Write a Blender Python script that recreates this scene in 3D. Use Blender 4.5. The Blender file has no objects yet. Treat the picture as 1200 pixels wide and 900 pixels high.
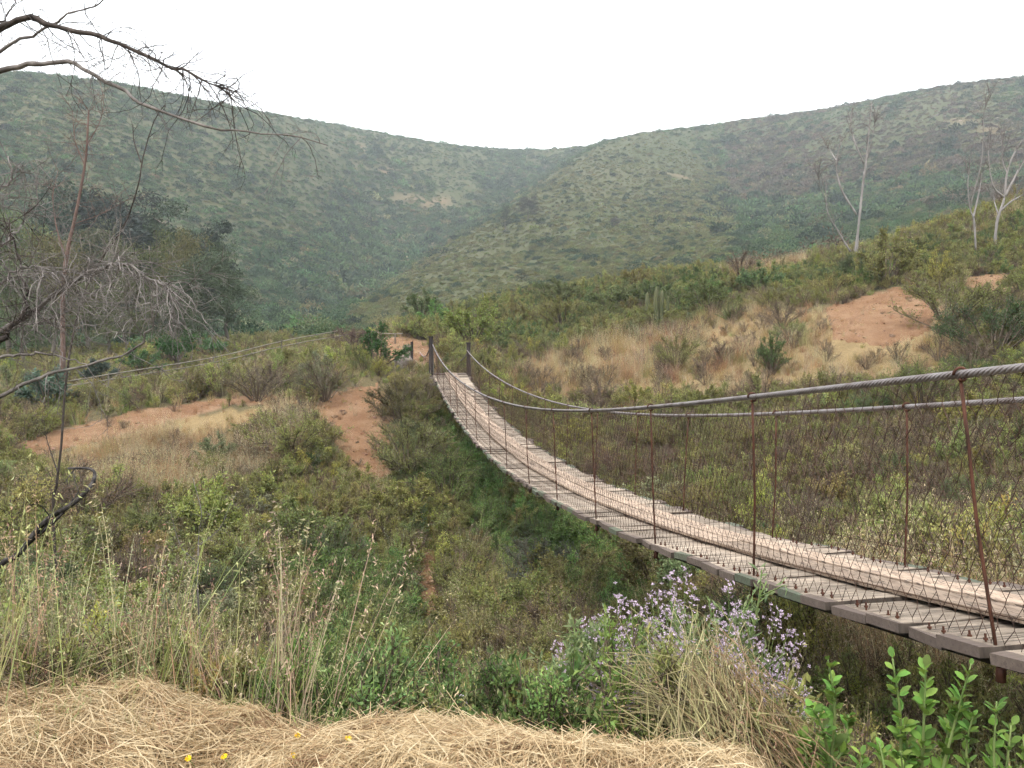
import bpy, math, random
import numpy as np
from mathutils import Vector, Matrix

PI = math.pi
rng = np.random.default_rng(11)
random.seed(11)
scene = bpy.context.scene

# ------------------------------------------------------------------ camera
F = 933.0                                   # focal length in pixels of the 1200 x 900 photograph
PITCH = math.atan(58 / F)                   # eye level lies 58 px above the picture's middle
cam_d = bpy.data.cameras.new('camera')
cam_d.sensor_width = 36.0
cam_d.lens = F * 36 / 1200
cam_d.clip_start = 0.05
cam_d.clip_end = 6000
cam = bpy.data.objects.new('camera', cam_d)
scene.collection.objects.link(cam)
cam.location = (0, 0, 0)
cam.rotation_euler = (PI / 2 - PITCH, 0, 0)
scene.camera = cam

# ------------------------------------------------------------------ sky and sun (overcast)
SUN_EL, SUN_AZ = math.radians(58), math.radians(-150)
world = bpy.data.worlds.new('World')
scene.world = world
world.use_nodes = True
wt = world.node_tree
wt.nodes.clear()
w_out = wt.nodes.new('ShaderNodeOutputWorld')
sky = wt.nodes.new('ShaderNodeTexSky')
sky.sky_type = 'NISHITA'
sky.sun_disc = False
sky.sun_elevation = SUN_EL
sky.sun_rotation = SUN_AZ
sky.dust_density = 4.0
bg_sky = wt.nodes.new('ShaderNodeBackground')
bg_sky.inputs['Strength'].default_value = 0.12
wt.links.new(sky.outputs['Color'], bg_sky.inputs['Color'])
bg_cloud = wt.nodes.new('ShaderNodeBackground')      # even white cloud deck
bg_cloud.inputs['Color'].default_value = (0.965, 0.985, 1.0, 1)
bg_cloud.inputs['Strength'].default_value = 1.42
w_mix = wt.nodes.new('ShaderNodeMixShader')
w_mix.inputs['Fac'].default_value = 0.86
wt.links.new(bg_sky.outputs[0], w_mix.inputs[1])
wt.links.new(bg_cloud.outputs[0], w_mix.inputs[2])
wt.links.new(w_mix.outputs[0], w_out.inputs['Surface'])

sun_d = bpy.data.lights.new('sun', 'SUN')
sun_d.energy = 1.5
sun_d.angle = math.radians(14)
sun_d.color = (1.0, 0.95, 0.87)
sun = bpy.data.objects.new('sun', sun_d)
scene.collection.objects.link(sun)
sun.rotation_euler = (PI / 2 - SUN_EL, 0, -SUN_AZ + PI)
sun.rotation_euler = Vector((math.sin(SUN_AZ) * math.cos(SUN_EL), math.cos(SUN_AZ) * math.cos(SUN_EL), math.sin(SUN_EL))).to_track_quat('Z', 'Y').to_euler()
scene.view_settings.view_transform = 'Standard'
scene.view_settings.look = 'None'
scene.view_settings.gamma = 1.0
scene.view_settings.exposure = 1.0
scene.cycles.max_bounces = 4
scene.cycles.diffuse_bounces = 2
scene.cycles.transmission_bounces = 2
scene.cycles.volume_bounces = 0
scene.cycles.use_adaptive_sampling = True
scene.cycles.adaptive_threshold = 0.035
scene.cycles.adaptive_min_samples = 16
scene.cycles.transparent_max_bounces = 8
scene.cycles.use_light_tree = False
scene.cycles.caustics_reflective = False
scene.cycles.caustics_refractive = False
scene.cycles.use_denoising = True
scene.cycles.denoiser = 'OPENIMAGEDENOISE'

# ------------------------------------------------------------------ small maths
def ray(u, v):
    a, b = (u - 600) / F, -(v - 450) / F
    c, s = math.cos(PITCH), math.sin(PITCH)
    return np.array([a, c + b * s, -s + b * c])

def at(u, v, y):
    d = ray(u, v)
    return d * (y / d[1])

def project(P):
    P = np.asarray(P, float)
    c, s = math.cos(PITCH), math.sin(PITCH)
    dep = np.maximum(P[..., 1] * c - P[..., 2] * s, 1e-3)
    up = P[..., 1] * s + P[..., 2] * c
    return 600 + F * P[..., 0] / dep, 450 - F * up / dep

def nz(v):
    return v / np.maximum(np.linalg.norm(v, axis=-1, keepdims=True), 1e-9)

_perm = np.random.default_rng(3).random((256, 256))
def vnoise(x, y):
    xi, yi = np.floor(x).astype(int), np.floor(y).astype(int)
    fx, fy = x - xi, y - yi
    fx, fy = fx * fx * (3 - 2 * fx), fy * fy * (3 - 2 * fy)
    g = lambda a, b: _perm[a % 256, b % 256]
    return ((g(xi, yi) * (1 - fx) + g(xi + 1, yi) * fx) * (1 - fy) + (g(xi, yi + 1) * (1 - fx) + g(xi + 1, yi + 1) * fx) * fy) * 2 - 1
def fbm(x, y, o=4):
    s, a = 0, 1.0
    for k in range(o):
        s = s + a * vnoise(x * 2 ** k + 17.3 * k, y * 2 ** k + 9.1 * k)
        a *= 0.5
    return s / 1.9

def inpoly(u, v, poly):
    u, v = np.asarray(u, float), np.asarray(v, float)
    r = np.zeros(u.shape, bool)
    n = len(poly)
    for i in range(n):
        x1, y1 = poly[i]; x2, y2 = poly[(i + 1) % n]
        c = ((y1 > v) != (y2 > v)) & (u < (x2 - x1) * (v - y1) / ((y2 - y1) or 1e-9) + x1)
        r ^= c
    return r

# ------------------------------------------------------------------ mesh helpers
class G:
    """collects faces; mesh() makes one mesh of them"""
    def __init__(s):
        s.V, s.Q, s.T, s.n = [], [], [], 0
    def add(s, V, Q=None, T=None, m=0):
        V = np.asarray(V, float).reshape(-1, 3)
        if Q is not None and len(Q): s.Q.append((np.asarray(Q, int).reshape(-1, 4) + s.n, m))
        if T is not None and len(T): s.T.append((np.asarray(T, int).reshape(-1, 3) + s.n, m))
        s.V.append(V); s.n += len(V)
        return s
    def tube(s, path, rad, sides=5, m=0, cap=True):
        path = np.asarray(path, float); k = len(path)
        rad = np.broadcast_to(np.asarray(rad, float), (k,))
        t = nz(np.gradient(path, axis=0))
        ref = np.array([0.31, 0.17, 0.93]) if abs(nz(path[-1] - path[0])[2]) < 0.8 else np.array([0.93, 0.31, 0.17])
        a = nz(np.cross(t, ref)); b = np.cross(t, a)
        an = np.arange(sides) * 2 * PI / sides
        ring = path[:, None] + rad[:, None, None] * (a[:, None] * np.cos(an)[None, :, None] + b[:, None] * np.sin(an)[None, :, None])
        i, j = np.meshgrid(np.arange(k - 1), np.arange(sides), indexing='ij')
        j2 = (j + 1) % sides
        Q = np.stack([i * sides + j, i * sides + j2, (i + 1) * sides + j2, (i + 1) * sides + j], -1).reshape(-1, 4)
        V = ring.reshape(-1, 3); T = None
        if cap:
            V = np.vstack([V, path[0], path[-1]])
            j = np.arange(sides); j2 = (j + 1) % sides
            T = np.vstack([np.stack([j2, j, np.full(sides, k * sides)], -1), np.stack([(k - 1) * sides + j, (k - 1) * sides + j2, np.full(sides, k * sides + 1)], -1)])
        return s.add(V, Q, T, m)
    def segs(s, A, B, r, m=0):
        """many thin three-sided rods at once"""
        A, B = np.asarray(A, float), np.asarray(B, float)
        t = nz(B - A)
        ref = np.where(np.abs(t[:, 2:3]) < 0.8, np.array([[0.1, 0.2, 0.97]]), np.array([[0.97, 0.1, 0.2]]))
        a = nz(np.cross(t, ref)); b = np.cross(t, a)
        r = np.broadcast_to(np.asarray(r, float), (len(A),))[:, None]
        vs = []
        for P, rr in ((A, r), (B, r)):
            for k in range(3):
                vs.append(P + rr * (a * math.cos(k * 2.0944) + b * math.sin(k * 2.0944)))
        V = np.stack(vs, 1)
        base = np.arange(len(A))[:, None, None] * 6
        Q = base + np.array([[0, 1, 4, 3], [1, 2, 5, 4], [2, 0, 3, 5]])[None]
        return s.add(V, Q, m=m)
    def leaves(s, P, D, L, W, m=0, fold=0.18, wide=0.45):
        P, D = np.asarray(P, float), nz(np.asarray(D, float)); k = len(P)
        N = nz(np.cross(D, rng.normal(size=(k, 3)))); S = np.cross(D, N)
        L = np.broadcast_to(L, (k,))[:, None]; W = np.broadcast_to(W, (k,))[:, None]
        mid = P + D * L * wide
        V = np.stack([P, mid + S * W / 2 + N * L * fold, P + D * L, mid - S * W / 2 + N * L * fold], 1)
        return s.add(V, np.arange(4 * k).reshape(k, 4), m=m)
    def blades(s, P, lean, H, W, bend, m=0):
        P = np.asarray(P, float); k = len(P)
        lean = nz(np.asarray(lean, float)); H = np.broadcast_to(H, (k,))[:, None]; W = np.broadcast_to(W, (k,))[:, None]
        bend = np.broadcast_to(bend, (k,))[:, None]
        S = nz(np.cross(lean, [0, 0, 1.0])); S = nz(S + 0.6 * rng.normal(size=(k, 1)) * lean)
        vs = []
        for t, w in ((0, 1), (0.4, 0.85), (0.75, 0.55), (1, 0)):
            c = P + np.array([0, 0, 1.0]) * H * (t - 0.45 * bend * t * t) + lean * H * (0.12 * t + bend * t * t * 0.8)
            if w: vs += [c - S * W * w / 2, c + S * W * w / 2]
            else: vs.append(c)
        V = np.stack(vs, 1); b = np.arange(k)[:, None, None] * 7
        s.add(V, b + np.array([[0, 1, 3, 2], [2, 3, 5, 4]])[None], (b + np.array([[4, 5, 6]])[None]), m)
        return vs[-1]
    def box(s, c, size, M=None, m=0):
        x, y, z = np.array(size) / 2
        V = np.array([[-x, -y, -z], [x, -y, -z], [x, y, -z], [-x, y, -z], [-x, -y, z], [x, -y, z], [x, y, z], [-x, y, z]])
        if M is not None: V = V @ np.array(M).T
        return s.add(V + np.array(c), [[0, 3, 2, 1], [4, 5, 6, 7], [0, 1, 5, 4], [1, 2, 6, 5], [2, 3, 7, 6], [3, 0, 4, 7]], m=m)
    def mesh(s, name, mats, smooth=False, only=None):
        V = np.vstack(s.V) if s.V else np.zeros((0, 3))
        Q = [(q, m) for q, m in s.Q if only is None or m == only]; T = [(t, m) for t, m in s.T if only is None or m == only]
        lq = np.vstack([q for q, _ in Q]) if Q else np.zeros((0, 4), int); lt = np.vstack([t for t, _ in T]) if T else np.zeros((0, 3), int)
        mi = np.concatenate([np.full(len(q), m) for q, m in Q] + [np.full(len(t), m) for t, m in T] + [np.zeros(0, int)])
        if only is not None:
            used = np.zeros(len(V), bool); used[lq.ravel()] = True; used[lt.ravel()] = True
            re = np.cumsum(used) - 1; V = V[used]; lq = re[lq]; lt = re[lt]; mi[:] = 0
        me = bpy.data.meshes.new(name)
        me.vertices.add(len(V)); me.vertices.foreach_set('co', V.astype(np.float32).ravel())
        loops = np.concatenate([lq.ravel(), lt.ravel()]).astype(np.int32)
        me.loops.add(len(loops)); me.loops.foreach_set('vertex_index', loops)
        tot = np.concatenate([np.full(len(lq), 4), np.full(len(lt), 3)]).astype(np.int32)
        st = np.concatenate([[0], np.cumsum(tot)[:-1]]).astype(np.int32) if len(tot) else np.zeros(0, np.int32)
        me.polygons.add(len(tot)); me.polygons.foreach_set('loop_start', st); me.polygons.foreach_set('loop_total', tot)
        me.polygons.foreach_set('material_index', mi.astype(np.int32))
        me.polygons.foreach_set('use_smooth', np.full(len(tot), bool(smooth)))
        me.update(calc_edges=True)
        for mt in (mats if isinstance(mats, (list, tuple)) else [mats]): me.materials.append(mt)
        return me

def link(name, data, parent=None, loc=None, label=None, cat=None, group=None, kind=None):
    o = bpy.data.objects.new(name, data)
    scene.collection.objects.link(o)
    if parent is not None: o.parent = parent
    if loc is not None: o.location = loc
    if label: o['label'] = label
    if cat: o['category'] = cat
    if group: o['group'] = group
    if kind: o['kind'] = kind
    return o

def thing(name, label, cat, loc=(0, 0, 0), group=None):
    return link(name, None, None, loc, label, cat, group)

# ------------------------------------------------------------------ materials
def mat(name):
    m = bpy.data.materials.new(name); m.use_nodes = True
    nt = m.node_tree; nt.nodes.clear()
    out = nt.nodes.new('ShaderNodeOutputMaterial')
    return m, nt, out
def nd(nt, t, **k):
    n = nt.nodes.new(t)
    for a, b in k.items(): setattr(n, a, b)
    return n
def ramp(nt, fac, stops):
    r = nd(nt, 'ShaderNodeValToRGB'); e = r.color_ramp.elements
    while len(e) < len(stops): e.new(0.5)
    for q, (p, c) in zip(e, stops): q.position = p; q.color = (*c, 1)
    nt.links.new(fac, r.inputs[0]); return r.outputs['Color']
def noise(nt, vec, scale, detail=4, rough=0.6):
    n = nd(nt, 'ShaderNodeTexNoise'); n.inputs['Scale'].default_value = scale; n.inputs['Detail'].default_value = detail; n.inputs['Roughness'].default_value = rough
    if vec is not None: nt.links.new(vec, n.inputs['Vector'])
    return n.outputs['Fac']
def mixc(nt, f, a, b, bt='MIX'):
    n = nd(nt, 'ShaderNodeMix', data_type='RGBA', blend_type=bt)
    for s, v in ((n.inputs[0], f), (n.inputs[6], a), (n.inputs[7], b)):
        if isinstance(v, (int, float)): s.default_value = v
        elif isinstance(v, tuple): s.default_value = (*v, 1)
        else: nt.links.new(v, s)
    return n.outputs[2]
def math_n(nt, op, a, b=None):
    n = nd(nt, 'ShaderNodeMath', operation=op)
    for s, v in ((n.inputs[0], a), (n.inputs[1], b)):
        if v is None: continue
        if isinstance(v, (int, float)): s.default_value = v
        else: nt.links.new(v, s)
    return n.outputs[0]

def leaf_material(name, trans=0.3, vary=0.5, rough=0.65, fixed=None, byobj=False):
    """leaf colour = the plant's own tint, each leaf a little lighter or darker"""
    m, nt, out = mat(name)
    if fixed is None:
        at_ = nd(nt, 'ShaderNodeAttribute', attribute_type='INSTANCER', attribute_name='tint'); col = at_.outputs['Color']
    else:
        rgb = nd(nt, 'ShaderNodeRGB'); rgb.outputs[0].default_value = (*fixed, 1); col = rgb.outputs[0]
    rnd = nd(nt, 'ShaderNodeObjectInfo').outputs['Random'] if byobj else nd(nt, 'ShaderNodeNewGeometry').outputs['Random Per Island']
    v = math_n(nt, 'ADD', math_n(nt, 'MULTIPLY', rnd, vary * 1.4), 1 - vary * 0.7)
    hs = nd(nt, 'ShaderNodeHueSaturation')
    nt.links.new(col, hs.inputs['Color']); nt.links.new(v, hs.inputs['Value'])
    h = math_n(nt, 'ADD', math_n(nt, 'MULTIPLY', math_n(nt, 'FRACT', math_n(nt, 'MULTIPLY', rnd, 37.0)), 0.05), 0.475)
    nt.links.new(h, hs.inputs['Hue'])
    bs = nd(nt, 'ShaderNodeBsdfPrincipled'); bs.inputs['Roughness'].default_value = rough; bs.inputs['Specular IOR Level'].default_value = 0.25
    nt.links.new(hs.outputs[0], bs.inputs['Base Color'])
    tr = nd(nt, 'ShaderNodeBsdfTranslucent'); nt.links.new(hs.outputs[0], tr.inputs['Color'])
    mx = nd(nt, 'ShaderNodeMixShader'); mx.inputs[0].default_value = trans
    nt.links.new(bs.outputs[0], mx.inputs[1]); nt.links.new(tr.outputs[0], mx.inputs[2]); nt.links.new(mx.outputs[0], out.inputs['Surface'])
    return m

def bark_material(name, stops, scale=8.0, rough=0.85, bump=0.4, stretch=(1, 1, 0.25)):
    m, nt, out = mat(name)
    tc = nd(nt, 'ShaderNodeTexCoord'); mp = nd(nt, 'ShaderNodeMapping'); mp.inputs['Scale'].default_value = stretch
    nt.links.new(tc.outputs['Object'], mp.inputs['Vector'])
    n = noise(nt, mp.outputs[0], scale, 3, 0.65)
    bs = nd(nt, 'ShaderNodeBsdfPrincipled'); bs.inputs['Roughness'].default_value = rough; bs.inputs['Specular IOR Level'].default_value = 0.2
    nt.links.new(ramp(nt, n, stops), bs.inputs['Base Color'])
    if bump:
        bp = nd(nt, 'ShaderNodeBump'); bp.inputs['Strength'].default_value = bump; bp.inputs['Distance'].default_value = 0.02
        nt.links.new(n, bp.inputs['Height']); nt.links.new(bp.outputs[0], bs.inputs['Normal'])
    nt.links.new(bs.outputs[0], out.inputs['Surface'])
    return m

M_LEAF = leaf_material('leaf')
M_GRASS = leaf_material('grass_blade', trans=0.35, vary=0.6, rough=0.6)
M_SCRUB = leaf_material('scrub_leaf', trans=0.2, vary=0.45, rough=0.75)
M_PETAL = leaf_material('lilac_petal', trans=0.3, vary=0.5, fixed=(0.52, 0.41, 0.51))
M_PETAL_W = leaf_material('pale_petal', trans=0.3, vary=0.3, fixed=(0.66, 0.58, 0.70))
M_YELLOW = leaf_material('yellow_petal', trans=0.2, vary=0.2, fixed=(0.80, 0.58, 0.02))
M_FRESH = leaf_material('fresh_leaf', trans=0.4, vary=0.75, rough=0.6, fixed=(0.155, 0.265, 0.052), byobj=True)
M_STEM = bark_material('stem', [(0.3, (0.07, 0.055, 0.04)), (0.7, (0.17, 0.13, 0.10))], 14, bump=0)
M_FSTEM = bark_material('green_stem', [(0.3, (0.12, 0.20, 0.06)), (0.7, (0.22, 0.26, 0.10))], 14, bump=0)
M_DEADGREY = bark_material('dead_grey_bark', [(0.25, (0.07, 0.06, 0.055)), (0.5, (0.17, 0.15, 0.14)), (0.75, (0.33, 0.30, 0.28))], 5, bump=0.5)
M_DARKBARK = bark_material('dark_bark', [(0.3, (0.025, 0.02, 0.018)), (0.7, (0.10, 0.08, 0.07))], 9, bump=0.5)
M_WHITEBARK = bark_material('bleached_bark', [(0.3, (0.16, 0.148, 0.14)), (0.6, (0.33, 0.305, 0.295))], 3, bump=0.3)
M_PINKBARK = bark_material('pink_bark', [(0.3, (0.10, 0.062, 0.05)), (0.7, (0.20, 0.135, 0.115))], 4, bump=0.3)
M_GUMBARK = bark_material('gum_bark', [(0.3, (0.10, 0.085, 0.07)), (0.7, (0.24, 0.21, 0.18))], 1.5, bump=0.3)
M_CHAR = bark_material('charred_bark', [(0.35, (0.015, 0.013, 0.012)), (0.7, (0.09, 0.08, 0.075))], 18, bump=0.6)
M_RUST = bark_material('rusty_steel', [(0.3, (0.035, 0.017, 0.012)), (0.55, (0.085, 0.035, 0.022)), (0.8, (0.14, 0.065, 0.04))], 30, bump=0.2, rough=0.75)
M_WIRE = bark_material('rusty_wire', [(0.3, (0.03, 0.019, 0.015)), (0.7, (0.085, 0.045, 0.03))], 12, bump=0, rough=0.6)
M_POST = bark_material('dark_post', [(0.3, (0.02, 0.018, 0.02)), (0.7, (0.07, 0.055, 0.05))], 10, bump=0.3)
M_HOSE = bark_material('black_cable', [(0.3, (0.015, 0.014, 0.014)), (0.7, (0.05, 0.04, 0.035))], 20, bump=0.2)
M_PALEWOOD = bark_material('pale_rail', [(0.3, (0.13, 0.115, 0.09)), (0.7, (0.26, 0.235, 0.195))], 6, bump=0.2)
M_STONE = bark_material('grey_stone', [(0.3, (0.15, 0.12, 0.10)), (0.7, (0.30, 0.26, 0.225))], 7, bump=0.5, stretch=(1, 1, 1))
M_CACTUS = bark_material('cactus_skin', [(0.3, (0.06, 0.075, 0.035)), (0.7, (0.14, 0.14, 0.075))], 5, bump=0.2)

def rope_material():
    m, nt, out = mat('galvanised_rope')
    tc = nd(nt, 'ShaderNodeTexCoord'); n = noise(nt, tc.outputs['Object'], 9, 5)
    bs = nd(nt, 'ShaderNodeBsdfPrincipled'); bs.inputs['Roughness'].default_value = 0.55; bs.inputs['Metallic'].default_value = 0.35
    nt.links.new(ramp(nt, n, [(0.3, (0.11, 0.08, 0.07)), (0.5, (0.22, 0.195, 0.195)), (0.8, (0.31, 0.29, 0.29))]), bs.inputs['Base Color'])
    nt.links.new(bs.outputs[0], out.inputs['Surface']); return m
M_ROPE = rope_material()

def plank_material(name, along, lo, hi):
    """weathered boards: grain along one axis, per-board tone, greenish old paint on some board ends"""
    m, nt, out = mat(name)
    tc = nd(nt, 'ShaderNodeTexCoord'); oi = nd(nt, 'ShaderNodeObjectInfo')
    add = nd(nt, 'ShaderNodeVectorMath', operation='ADD'); nt.links.new(tc.outputs['Object'], add.inputs[0])
    sc_ = nd(nt, 'ShaderNodeVectorMath', operation='SCALE'); sc_.inputs[0].default_value = (13, 7, 5); nt.links.new(oi.outputs['Random'], sc_.inputs['Scale'])
    nt.links.new(sc_.outputs[0], add.inputs[1])
    mp = nd(nt, 'ShaderNodeMapping'); mp.inputs['Scale'].default_value = along; nt.links.new(add.outputs[0], mp.inputs['Vector'])
    g = noise(nt, mp.outputs[0], 26, 5, 0.7); b = noise(nt, add.outputs[0], 3.2, 4, 0.6)
    c = ramp(nt, g, [(0.34, lo), (0.52, tuple((x + y * 1.6) / 2.6 for x, y in zip(lo, hi))), (0.66, hi)])
    c = mixc(nt, math_n(nt, 'MULTIPLY', b, 0.3), c, (0.27, 0.20, 0.145))
    mp2 = nd(nt, 'ShaderNodeMapping'); mp2.inputs['Scale'].default_value = tuple(q * (1 if q > .5 else .35) for q in along); nt.links.new(add.outputs[0], mp2.inputs['Vector'])
    ck = noise(nt, mp2.outputs[0], 60, 2, 0.5); ck = math_n(nt, 'MULTIPLY', math_n(nt, 'GREATER_THAN', ck, 0.615), 0.75); c = mixc(nt, ck, c, (0.045, 0.035, 0.03))
    st = noise(nt, add.outputs[0], 7.5, 3, 0.7); st = math_n(nt, 'MULTIPLY', math_n(nt, 'GREATER_THAN', st, 0.60), 0.35); c = mixc(nt, st, c, (0.10, 0.085, 0.075))
    v = math_n(nt, 'ADD', math_n(nt, 'MULTIPLY', oi.outputs['Random'], 0.6), 0.72)
    hs = nd(nt, 'ShaderNodeHueSaturation'); nt.links.new(c, hs.inputs['Color']); nt.links.new(v, hs.inputs['Value'])
    c = hs.outputs[0]
    # board ends: grey rot, some with remains of green paint
    sx = nd(nt, 'ShaderNodeSeparateXYZ'); nt.links.new(tc.outputs['Object'], sx.inputs[0])
    e = math_n(nt, 'GREATER_THAN', math_n(nt, 'ADD', math_n(nt, 'ABSOLUTE', sx.outputs[0]), math_n(nt, 'MULTIPLY', b, 0.05)), 0.622)
    gr = math_n(nt, 'GREATER_THAN', math_n(nt, 'FRACT', math_n(nt, 'MULTIPLY', oi.outputs['Random'], 7.3)), 0.62)
    endc = mixc(nt, math_n(nt, 'MULTIPLY', gr, math_n(nt, 'MULTIPLY', g, 1.3)), (0.11, 0.085, 0.075), (0.07, 0.115, 0.075))
    c = mixc(nt, math_n(nt, 'MULTIPLY', e, 0.85), c, endc)
    bs = nd(nt, 'ShaderNodeBsdfPrincipled'); bs.inputs['Roughness'].default_value = 0.9; bs.inputs['Specular IOR Level'].default_value = 0.15
    nt.links.new(c, bs.inputs['Base Color'])
    bp = nd(nt, 'ShaderNodeBump'); bp.inputs['Strength'].default_value = 0.5; bp.inputs['Distance'].default_value = 0.006
    nt.links.new(g, bp.inputs['Height']); nt.links.new(bp.outputs[0], bs.inputs['Normal'])
    nt.links.new(bs.outputs[0], out.inputs['Surface']); return m
M_PLANK = plank_material('weathered_plank', (0.12, 1, 1), (0.10, 0.080, 0.064), (0.44, 0.365, 0.29))
M_RUNNER = plank_material('weathered_runner', (1, 0.12, 1), (0.20, 0.145, 0.11), (0.44, 0.34, 0.262))

def ground_material():
    m, nt, out = mat('hill_ground')
    geo = nd(nt, 'ShaderNodeNewGeometry'); pos = geo.outputs['Position']
    va = nd(nt, 'ShaderNodeAttribute', attribute_type='GEOMETRY', attribute_name='ground_tint')
    a = noise(nt, pos, 0.55, 4, 0.65); b = noise(nt, pos, 9.0, 3, 0.7); c3 = noise(nt, pos, 0.05, 3, 0.65)
    v = math_n(nt, 'ADD', math_n(nt, 'MULTIPLY', a, 0.9), math_n(nt, 'MULTIPLY', b, 0.7))
    hs = nd(nt, 'ShaderNodeHueSaturation'); nt.links.new(va.outputs['Color'], hs.inputs['Color']); nt.links.new(math_n(nt, 'ADD', v, 0.2), hs.inputs['Value'])
    col = mixc(nt, math_n(nt, 'MULTIPLY', c3, 0.5), hs.outputs[0], (0.13, 0.10, 0.06))
    bs = nd(nt, 'ShaderNodeBsdfPrincipled'); bs.inputs['Roughness'].default_value = 0.95; bs.inputs['Specular IOR Level'].default_value = 0.1
    nt.links.new(col, bs.inputs['Base Color'])
    bp = nd(nt, 'ShaderNodeBump'); bp.inputs['Strength'].default_value = 0.7; bp.inputs['Distance'].default_value = 0.08
    nt.links.new(b, bp.inputs['Height']); nt.links.new(bp.outputs[0], bs.inputs['Normal'])
    nt.links.new(bs.outputs[0], out.inputs['Surface']); return m
def dirt_material():
    m, nt, out = mat('red_dirt')
    geo = nd(nt, 'ShaderNodeNewGeometry'); pos = geo.outputs['Position']
    a = noise(nt, pos, 1.1, 8, 0.65); b = noise(nt, pos, 14.0, 6, 0.7)
    c = ramp(nt, a, [(0.3, (0.16, 0.08, 0.042)), (0.5, (0.235, 0.135, 0.075)), (0.72, (0.31, 0.205, 0.125))])
    c = mixc(nt, math_n(nt, 'MULTIPLY', b, 0.5), c, (0.18, 0.105, 0.065))
    bs = nd(nt, 'ShaderNodeBsdfPrincipled'); bs.inputs['Roughness'].default_value = 0.95; bs.inputs['Specular IOR Level'].default_value = 0.1
    nt.links.new(c, bs.inputs['Base Color'])
    bp = nd(nt, 'ShaderNodeBump'); bp.inputs['Strength'].default_value = 1.0; bp.inputs['Distance'].default_value = 0.06
    nt.links.new(b, bp.inputs['Height']); nt.links.new(bp.outputs[0], bs.inputs['Normal'])
    nt.links.new(bs.outputs[0], out.inputs['Surface']); return m
M_GROUND, M_DIRT = ground_material(), dirt_material()

# ------------------------------------------------------------------ terrain: heights from control points (direction, distance)
CP = []
def cp(u, rows):
    for v, y in rows: CP.append(at(u, v, y))
cp(-300, [(800, 6), (700, 10), (600, 15), (520, 21), (470, 28), (435, 45), (405, 90)])
cp(0, [(800, 7), (700, 11.5), (600, 16.5), (545, 20), (500, 25), (460, 33), (430, 50), (405, 90)])
cp(150, [(800, 9), (700, 13), (600, 18), (520, 23), (480, 27), (450, 33), (425, 48), (405, 90)])
cp(300, [(800, 11), (700, 15), (600, 19.5), (540, 22.5), (475, 26), (445, 32), (415, 45), (400, 70)])
cp(450, [(820, 12), (700, 16.5), (600, 20.5), (520, 24), (470, 26.5), (435, 29.5), (408, 36), (392, 48)])
cp(600, [(800, 11), (700, 16), (620, 20), (560, 23), (500, 26.5), (445, 31), (400, 42), (352, 62)])
cp(800, [(800, 9), (700, 13), (600, 18), (520, 22.5), (460, 27), (400, 35), (350, 47), (322, 60)])
cp(1000, [(800, 6.2), (700, 10), (650, 13), (560, 17), (480, 21.5), (420, 26), (370, 31), (315, 44), (300, 52)])
cp(1200, [(830, 5), (740, 7.5), (650, 11), (570, 14.5), (500, 18), (420, 23), (350, 30), (290, 42), (237, 55)])
cp(1500, [(820, 5.5), (600, 12), (420, 20), (300, 32), (200, 50)])
# behind the near crest
cp(500, [(395, 95)]); cp(600, [(378, 95)]); cp(800, [(348, 95)]); cp(1000, [(325, 90)]); cp(1200, [(265, 90)])
cp(400, [(398, 55), (393, 110), (378, 165)]); cp(100, [(395, 130)])
# the far hills
cp(-300, [(45, 330), (200, 200), (330, 130)])
cp(0, [(80, 340), (200, 230), (300, 170)]); cp(150, [(98, 370), (200, 260), (300, 185)])
cp(300, [(126, 410), (200, 325), (300, 230), (370, 175)]); cp(450, [(152, 520), (250, 410)])
for u, v, y in ((420, 362, 180), (470, 322, 225), (530, 280, 285), (590, 243, 350), (645, 207, 430)):      # crest of the middle spur, the gully behind it
    CP.append(at(u, v, y)); CP.append(at(u - 4, v + 9, y * 1.2)); CP.append(at(u, v - 17, y * 1.38))
cp(540, [(169, 545), (215, 450)]); cp(640, [(171, 570)])
cp(500, [(342, 165)]); cp(600, [(300, 215), (255, 300)]); cp(700, [(280, 225), (220, 330), (176, 480)])
cp(740, [(153, 470)]); cp(800, [(147, 470), (200, 370), (280, 220)]); cp(860, [(300, 165)]); cp(870, [(136, 500), (212, 400)])
cp(930, [(285, 200), (250, 270)]); cp(960, [(126, 490), (190, 370)]); cp(1100, [(98, 440), (200, 300), (245, 185)]); cp(1200, [(86, 430), (180, 280)])
cp(1500, [(70, 400), (150, 250)])
for u, v, y in ((-300, 85, 450), (0, 120, 470), (300, 165, 560), (540, 205, 720), (640, 210, 760), (800, 185, 640), (960, 160, 650), (1200, 120, 590), (1500, 110, 560)):
    CP.append(at(u, v, y))
# the near bank, and the ground round and behind the camera
for u, v in ((-300, 850), (0, 846), (170, 838), (300, 874), (430, 894), (530, 890), (620, 908), (700, 914), (800, 926), (880, 936)):
    b_ = at(u, v, 3.0); k = -1.56 / b_[2]; b_ = b_ * k; CP.append(b_)
    CP.append(np.array([b_[0] * 1.28, b_[1] * 1.28, -2.12])); CP.append(np.array([b_[0] * 1.7, b_[1] * 1.7, -2.95]))
for p in ((1.35, 2.6, -2.0), (1.6, 3.4, -2.35), (2.7, 3.6, -2.45), (3.8, 3.8, -2.4), (2.5, 0.8, -1.05), (3.8, 0.8, -1.05), (1.9, 1.2, -1.45), (5.5, 1.2, -1.2), (2.6, -2.5, -1.2), (0, -2.5, -1.6),
          (-2.4, 0.5, -1.6), (-2.4, -1.5, -1.6), (0.9, 2.0, -1.62), (-0.9, 2.2, -1.58), (-3.2, 1.2, -1.7)):
    CP.append(np.array(p, float))
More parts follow.
